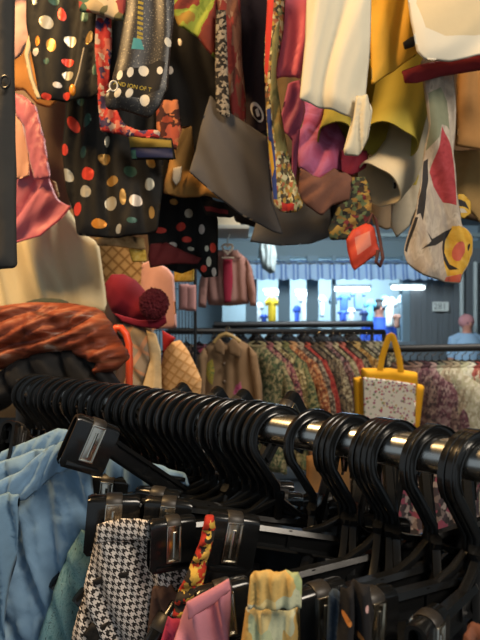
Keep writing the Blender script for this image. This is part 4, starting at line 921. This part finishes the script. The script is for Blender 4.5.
def hung(A, B, f, mat, label, cat, group, i, yaw, sc=1., hlabel=None):
    P = A+(B-A)*f
    e = empty(cat.replace(' ', '_'), P-Vector((0, 0, .12))); T(e, label, cat, group); e.rotation_euler = (0, 0, yaw); e.scale = (sc,)*3
    for me, nm in zip(PROTO[i % 3]+(COLL,), ('body', 'sleeve', 'sleeve', 'collar')):
        o = link(nm, me, None, e); o.material_slots[0].link = 'OBJECT'; o.material_slots[0].material = mat
    h = empty('coat_hanger', P-Vector((0, 0, .115))); h.rotation_euler = (0, 0, yaw)
    link('shoulder_bar', HB, None, h); link('hook', HK, None, h)
    T(h, hlabel, 'hanger', 'hangers on the far racks')
def dk(c, k=.9): return '#'+''.join('%02x' % int(int(c[j:j+2], 16)*k) for j in (1, 3, 5))
C1 = [('#8a8060', '#5a6a48', '#b3a57a', '#3f4a34'), ('#6d3040', '#3a2a30', '#a86a6a', '#c09a80'), ('#b3a070', '#7a6a40', '#d0c090', '#504028'), ('#5d6a4a', '#3c4a34', '#8a8a5a', '#a89a6a'),
      ('#c07a4a', '#8a4a30', '#d8a878', '#6a3a28'), ('#8a7a68', '#5a4a40', '#b8a890', '#3a3430'), ('#b0403a', '#a03430', '#c05a4a', '#8a2a28'), ('#4a4238', '#2e2a26', '#6d6050', '#8a7a60'),
      ('#a89a80', '#c8bc9a', '#7a6a50', '#5a4a3a'), ('#7a3a40', '#3a3034', '#b0908a', '#5a4a4a'), ('#b8a880', '#8a7a58', '#d0c4a0', '#6a6a4a'), ('#c0504a', '#b84a48', '#d07a6a', '#8a3a38'),
      ('#5a5044', '#8a7a60', '#3a342c', '#a89a7a'), ('#c89a50', '#a87a3a', '#d8b878', '#7a5a30'), ('#8a8a6a', '#b0a880', '#5a5a44', '#c8c0a0'), ('#a8a088', '#7a7464', '#c8c0a8', '#4a463c'), ('#9a9a80', '#6a6a54', '#c0bc9c', '#3c3c30'), ('#b0a484', '#847a5c', '#d0c6a4', '#544c38')]
NAM = ['olive leaf print', 'wine print', 'khaki print', 'green camouflage print', 'orange brown print', 'taupe print', 'plain red', 'charcoal print', 'pale sand print', 'dark berry print', 'straw print', 'coral red', 'dark moss print', 'amber print', 'sage print', 'stone print', 'grey green print', 'oat print']
for i in range(18):
    k = i/17; f = .36+.60*k
    mt = cells('rack cloth '+NAM[i], [dk(c) for c in C1[i]], 130, (1, .6, 1), .85, .8)
    hung(LA, LB, f, mt, '%s shirt, %s from the left after the brown coat on the aisle rack' % (NAM[i], ORD[i]), 'shirt', 'shirts on the aisle rack', i, -.62+random.uniform(-.12, .12), random.uniform(.92, 1.08),
         'hanger of the %s shirt, %s on the aisle rack' % (NAM[i], ORD[i]))
for i in range(5):
    mt = cells('rack end cloth %d' % i, [('#6a4a7a', '#8a6a6a'), ('#5a4a48', '#8a7a6a'), ('#a83a5a', '#7a4a5a'), ('#b8a48a', '#a08a70'), ('#4a5a6a', '#7a8a8a')][i], 26, (1, .6, 1))
    n_ = ['purple', 'brown grey', 'magenta', 'beige', 'slate blue'][i]
    hung(LA, LB, .02+i*.05, mt, n_+' garment on the aisle rack left of the brown coat', 'shirt', 'shirts on the aisle rack', i, -.7, .85, 'hanger of the %s garment left of the brown coat' % n_)
C2 = [('#6a4a44', '#4a3430', '#8a6a5a', '#5a3a34'), ('#8a6a60', '#6a4a4a', '#a88a7a', '#4a3a38'), ('#7a4a54', '#a07a7a', '#5a3a40', '#b89a90'), ('#b0888a', '#8a5a60', '#c8a8a0', '#6a4048'), ('#a8a890', '#c8c4a8', '#7a7a64', '#5a5a4c'),
      ('#b8a88c', '#d0c8ac', '#8a7c64', '#a08a70'), ('#c4bca0', '#d4ccb2', '#a89c80', '#b8b090'), ('#ccc8a8', '#d8d4bc', '#b8b494', '#c8c4a4'), ('#d0ccb4', '#c8c2a4', '#d8d4c0', '#b0a888'), ('#a85a50', '#c88a70', '#8a4038', '#b87a60'), ('#cfc7ac', '#d8d0b8', '#b8b094', '#c0b898')]
N2 = ['dark brown floral', 'brown patterned', 'plum patterned', 'dusty pink', 'sage and cream', 'sand patterned', 'cream', 'pale lemon', 'ivory', 'brick red', 'off white']
for i in range(11):
    f = .12+.044*i
    mt = cells('right rack cloth '+N2[i], [dk(c, .75 if i < 4 else .95) for c in C2[i]], 120, (1, .6, 1), .85, .8)
    hung(QA, QB, f, mt, '%s shirt, %s from the tote on the right rack' % (N2[i], ORD[i]), 'shirt', 'shirts on the right rack', i, -.60+random.uniform(-.1, .1), random.uniform(.95, 1.1),
         'hanger of the %s shirt, %s on the right rack' % (N2[i], ORD[i]))
for i in range(9):
    f = .06+.1*i; A_, B_ = at(214, 325, 4.4), at(372, 324, 4.6)
    hung(A_, B_, f, [BK1, DK[1], BK2][i % 3], 'dark garment %s from the left on the back rail' % ORD[i], 'shirt', 'dark garments on the back rail', i, -.9, .9, 'hanger of the %s dark garment on the back rail' % ORD[i])
# brown coat facing the camera
CT = cloth('camel brown wool', '#8f7355', .9, .06)
bc = empty('brown_coat', at(228, 370, 2.75)); T(bc, 'camel brown coat with embroidered flowers facing the aisle', 'coat')
sheet('body', [(206, 346), (218, 339), (226, 344), (236, 338), (248, 344), (256, 356), (258, 420), (256, 520), (200, 520), (198, 420), (200, 360)], 2.75, CT, bc, .05, 9, [(0, 16, .012)], 2.5,
      mats=[marble('green yellow embroidery', ['#5a7a4a', '#b0a040', '#c8b050', '#6a8a50'], 60, const=True), marble('fuchsia embroidery', ['#b03a70', '#c86a90', '#8f7355'], 50, const=True)],
      patches=[([(208, 362), (213, 358), (215, 370), (213, 384), (209, 380), (206, 372)], 1), ([(236, 384), (241, 380), (242, 392), (238, 398), (233, 392)], 2)])
sheet('sleeve', [(204, 347), (209, 356), (206, 390), (203, 440), (194, 440), (195, 390), (197, 358)], 2.72, CT, bc, .04, 5, [(0, 8, .008)], 2.2)
sheet('sleeve', [(248, 344), (257, 354), (262, 384), (264, 440), (254, 440), (253, 390), (248, 360)], 2.72, CT, bc, .04, 5, [(0, 8, .008)], 2.2)
sheet('collar', [(216, 342), (220, 338), (225, 345), (224, 356), (215, 352), (213, 346)], 2.68, CT, bc, .014, 3, (), 1.5)
sheet('collar', [(236, 340), (232, 338), (227, 345), (229, 354), (240, 358), (242, 348)], 2.68, CT, bc, .014, 3, (), 1.5)
for y in (364, 382): blob('button', at(224, y, 2.685), (.011, .006, .011), plain('brown button', '#5f4a36', .4), bc, 2)
hb = empty('wooden_hanger', at(226, 338, 2.72)); T(hb, 'pale wooden hanger holding the camel brown coat', 'hanger')
tube('shoulder_bar', [at(214, 343, 2.72), at(220, 336, 2.72), at(226, 334, 2.72), at(232, 336, 2.72), at(240, 342, 2.72)], .012, plain('pale wood', '#c4a468', .5), hb, 10)
tube('hook', [at(226, 334, 2.72), at(226, 328, 2.72), at(228, 326, 2.72), at(230, 329, 2.72)], .004, CHROME, hb, 6)
# tote bag
YT = cloth('sunflower yellow canvas', '#eaa81a', .8, .04)
tt = empty('tote_bag', at(390, 380, 2.3)); T(tt, 'yellow canvas tote bag with a small floral print panel, hung on the right rack', 'bag')
FP = NT('small floral print'); FP.b.inputs['Roughness'].default_value = .8
v = FP.uv(); vo = FP.n('ShaderNodeTexVoronoi'); vo.inputs['Scale'].default_value = 75; FP.l(v, vo.inputs['Vector'])
nz = FP.n('ShaderNodeTexNoise'); nz.inputs['Scale'].default_value = 60; FP.l(v, nz.inputs['Vector'])
sp_ = FP.n('ShaderNodeSeparateColor'); FP.l(vo.outputs['Color'], sp_.inputs[0])
cc = FP.ramp(sp_.outputs[0], [(0, '#b8505a'), (.3, '#7a8a5a'), (.5, '#a04a6a'), (.75, '#8a6a7a'), (.9, '#c09a5a')], True)
mk = FP.math('LESS_THAN', FP.math('ADD', vo.outputs['Distance'], FP.math('MULTIPLY', nz.outputs['Fac'], .45)), .62)
mx = FP.n('ShaderNodeMix', data_type='RGBA'); FP.l(mk, mx.inputs['Factor']); mx.inputs['A'].default_value = lin('#ddd3c0'); FP.l(cc, mx.inputs['B']); FP.l(mx.outputs['Result'], FP.b.inputs['Base Color'])
sheet('gusset', [(353, 378), (362, 376), (420, 384), (424, 386), (419, 428), (360, 440), (355, 420)], 2.34, YT, tt, .03, 4, (), 2.5)
sheet('body', [(361, 368), (390, 368), (417, 372), (416, 420), (412, 470), (362, 470), (361, 420)], 2.3, YT, tt, .04, 5, [(0, 40, .006)], 2.5)
sheet('print_panel', [(363, 377), (390, 380), (416, 384), (414, 470), (365, 470)], 2.255, FP.m, tt, .004, 3, (), 2.5, rnd=1)
def strap(pts): tube('strap', [at(x, y, 2.27) for x, y in pts], 1., YT, tt, 10, False, (.0035, .014))
strap([(380, 370), (382, 358), (386, 345), (389.5, 336), (392.5, 335)])
strap([(401, 372), (399, 358), (396, 346), (393, 337), (391, 335)])
# bright striped bag cloth behind the hooks, and far goods right of the stall
g = sheet('brown_dress_length', [(306, 455), (350, 455), (350, 520), (306, 520)], .82, cloth('brown paper cloth', '#7d5a34'), None, .02, 8, [(0, 18, .006)], 5); T(g, 'brown cloth glimpsed below the rail between the hangers', 'dress')
g = sheet('printed_dress_length', [(350, 450), (480, 455), (480, 560), (350, 540)], .86, cells('rose white print', ['#8a7c76', '#7a3a4a', '#3a3034', '#6a5c58', '#2a2626'], 110), None, .02, 8, [(0, 18, .008)], 5); T(g, 'rose and white printed cloth glimpsed below the rail on the right', 'dress')
# ================================================================== camera, light
cam = bpy.data.cameras.new('camera'); co = bpy.data.objects.new('camera', cam); COL.objects.link(co)
co.location = (0, 0, CZ); co.rotation_euler = (PI/2, 0, 0)
cam.sensor_width = 36; cam.sensor_fit = 'AUTO'; cam.lens = F/640*36; cam.clip_start = .02
cam.dof.use_dof = True; cam.dof.focus_distance = .52; cam.dof.aperture_fstop = 11
S.camera = co
w = bpy.data.worlds.new('world'); S.world = w; w.use_nodes = True
w.node_tree.nodes['Background'].inputs[0].default_value = lin('#b8c4cc'); w.node_tree.nodes['Background'].inputs[1].default_value = .68
def area(name, loc, target, size, power, col, size_y=None):
    l = bpy.data.lights.new(name, 'AREA'); l.energy = power; l.color = lin(col)[:3]; l.size = size
    if size_y: l.shape = 'RECTANGLE'; l.size_y = size_y
    o = bpy.data.objects.new(name, l); COL.objects.link(o); o.location = loc
    o.rotation_euler = (Vector(target)-Vector(loc)).to_track_quat('-Z', 'Y').to_euler(); return o
area('stall_lamp_warm', (-.75, .45, 2.7), (-.7, 1.3, 1.6), .35, 34, '#ffcf8e')
area('aisle_lamp_behind', (.95, -.55, 2.6), (.1, .8, 1.4), .6, 27, '#fff0dc')
area('aisle_lamp_ahead', (.9, 2.1, 2.9), (.3, 1.5, 1.0), .4, 45, '#fff4e6', 1.2)
area('awning_fill', (1.0, 4.2, 2.75), (1.1, 6.6, 2.0), .9, 90, '#e9eff2')  # added fill light to brighten the awning front, not a lamp of the alley
area('stall_tube_light', (1.3, 7.25, 2.08), (1.3, 8.4, 1.2), 2.4, 75, '#dceefb', .3)
S.view_settings.view_transform = 'Standard'; S.view_settings.look = 'None'
S.view_settings.gamma = 1; S.view_settings.exposure = 0; S.view_settings.use_curve_mapping = False
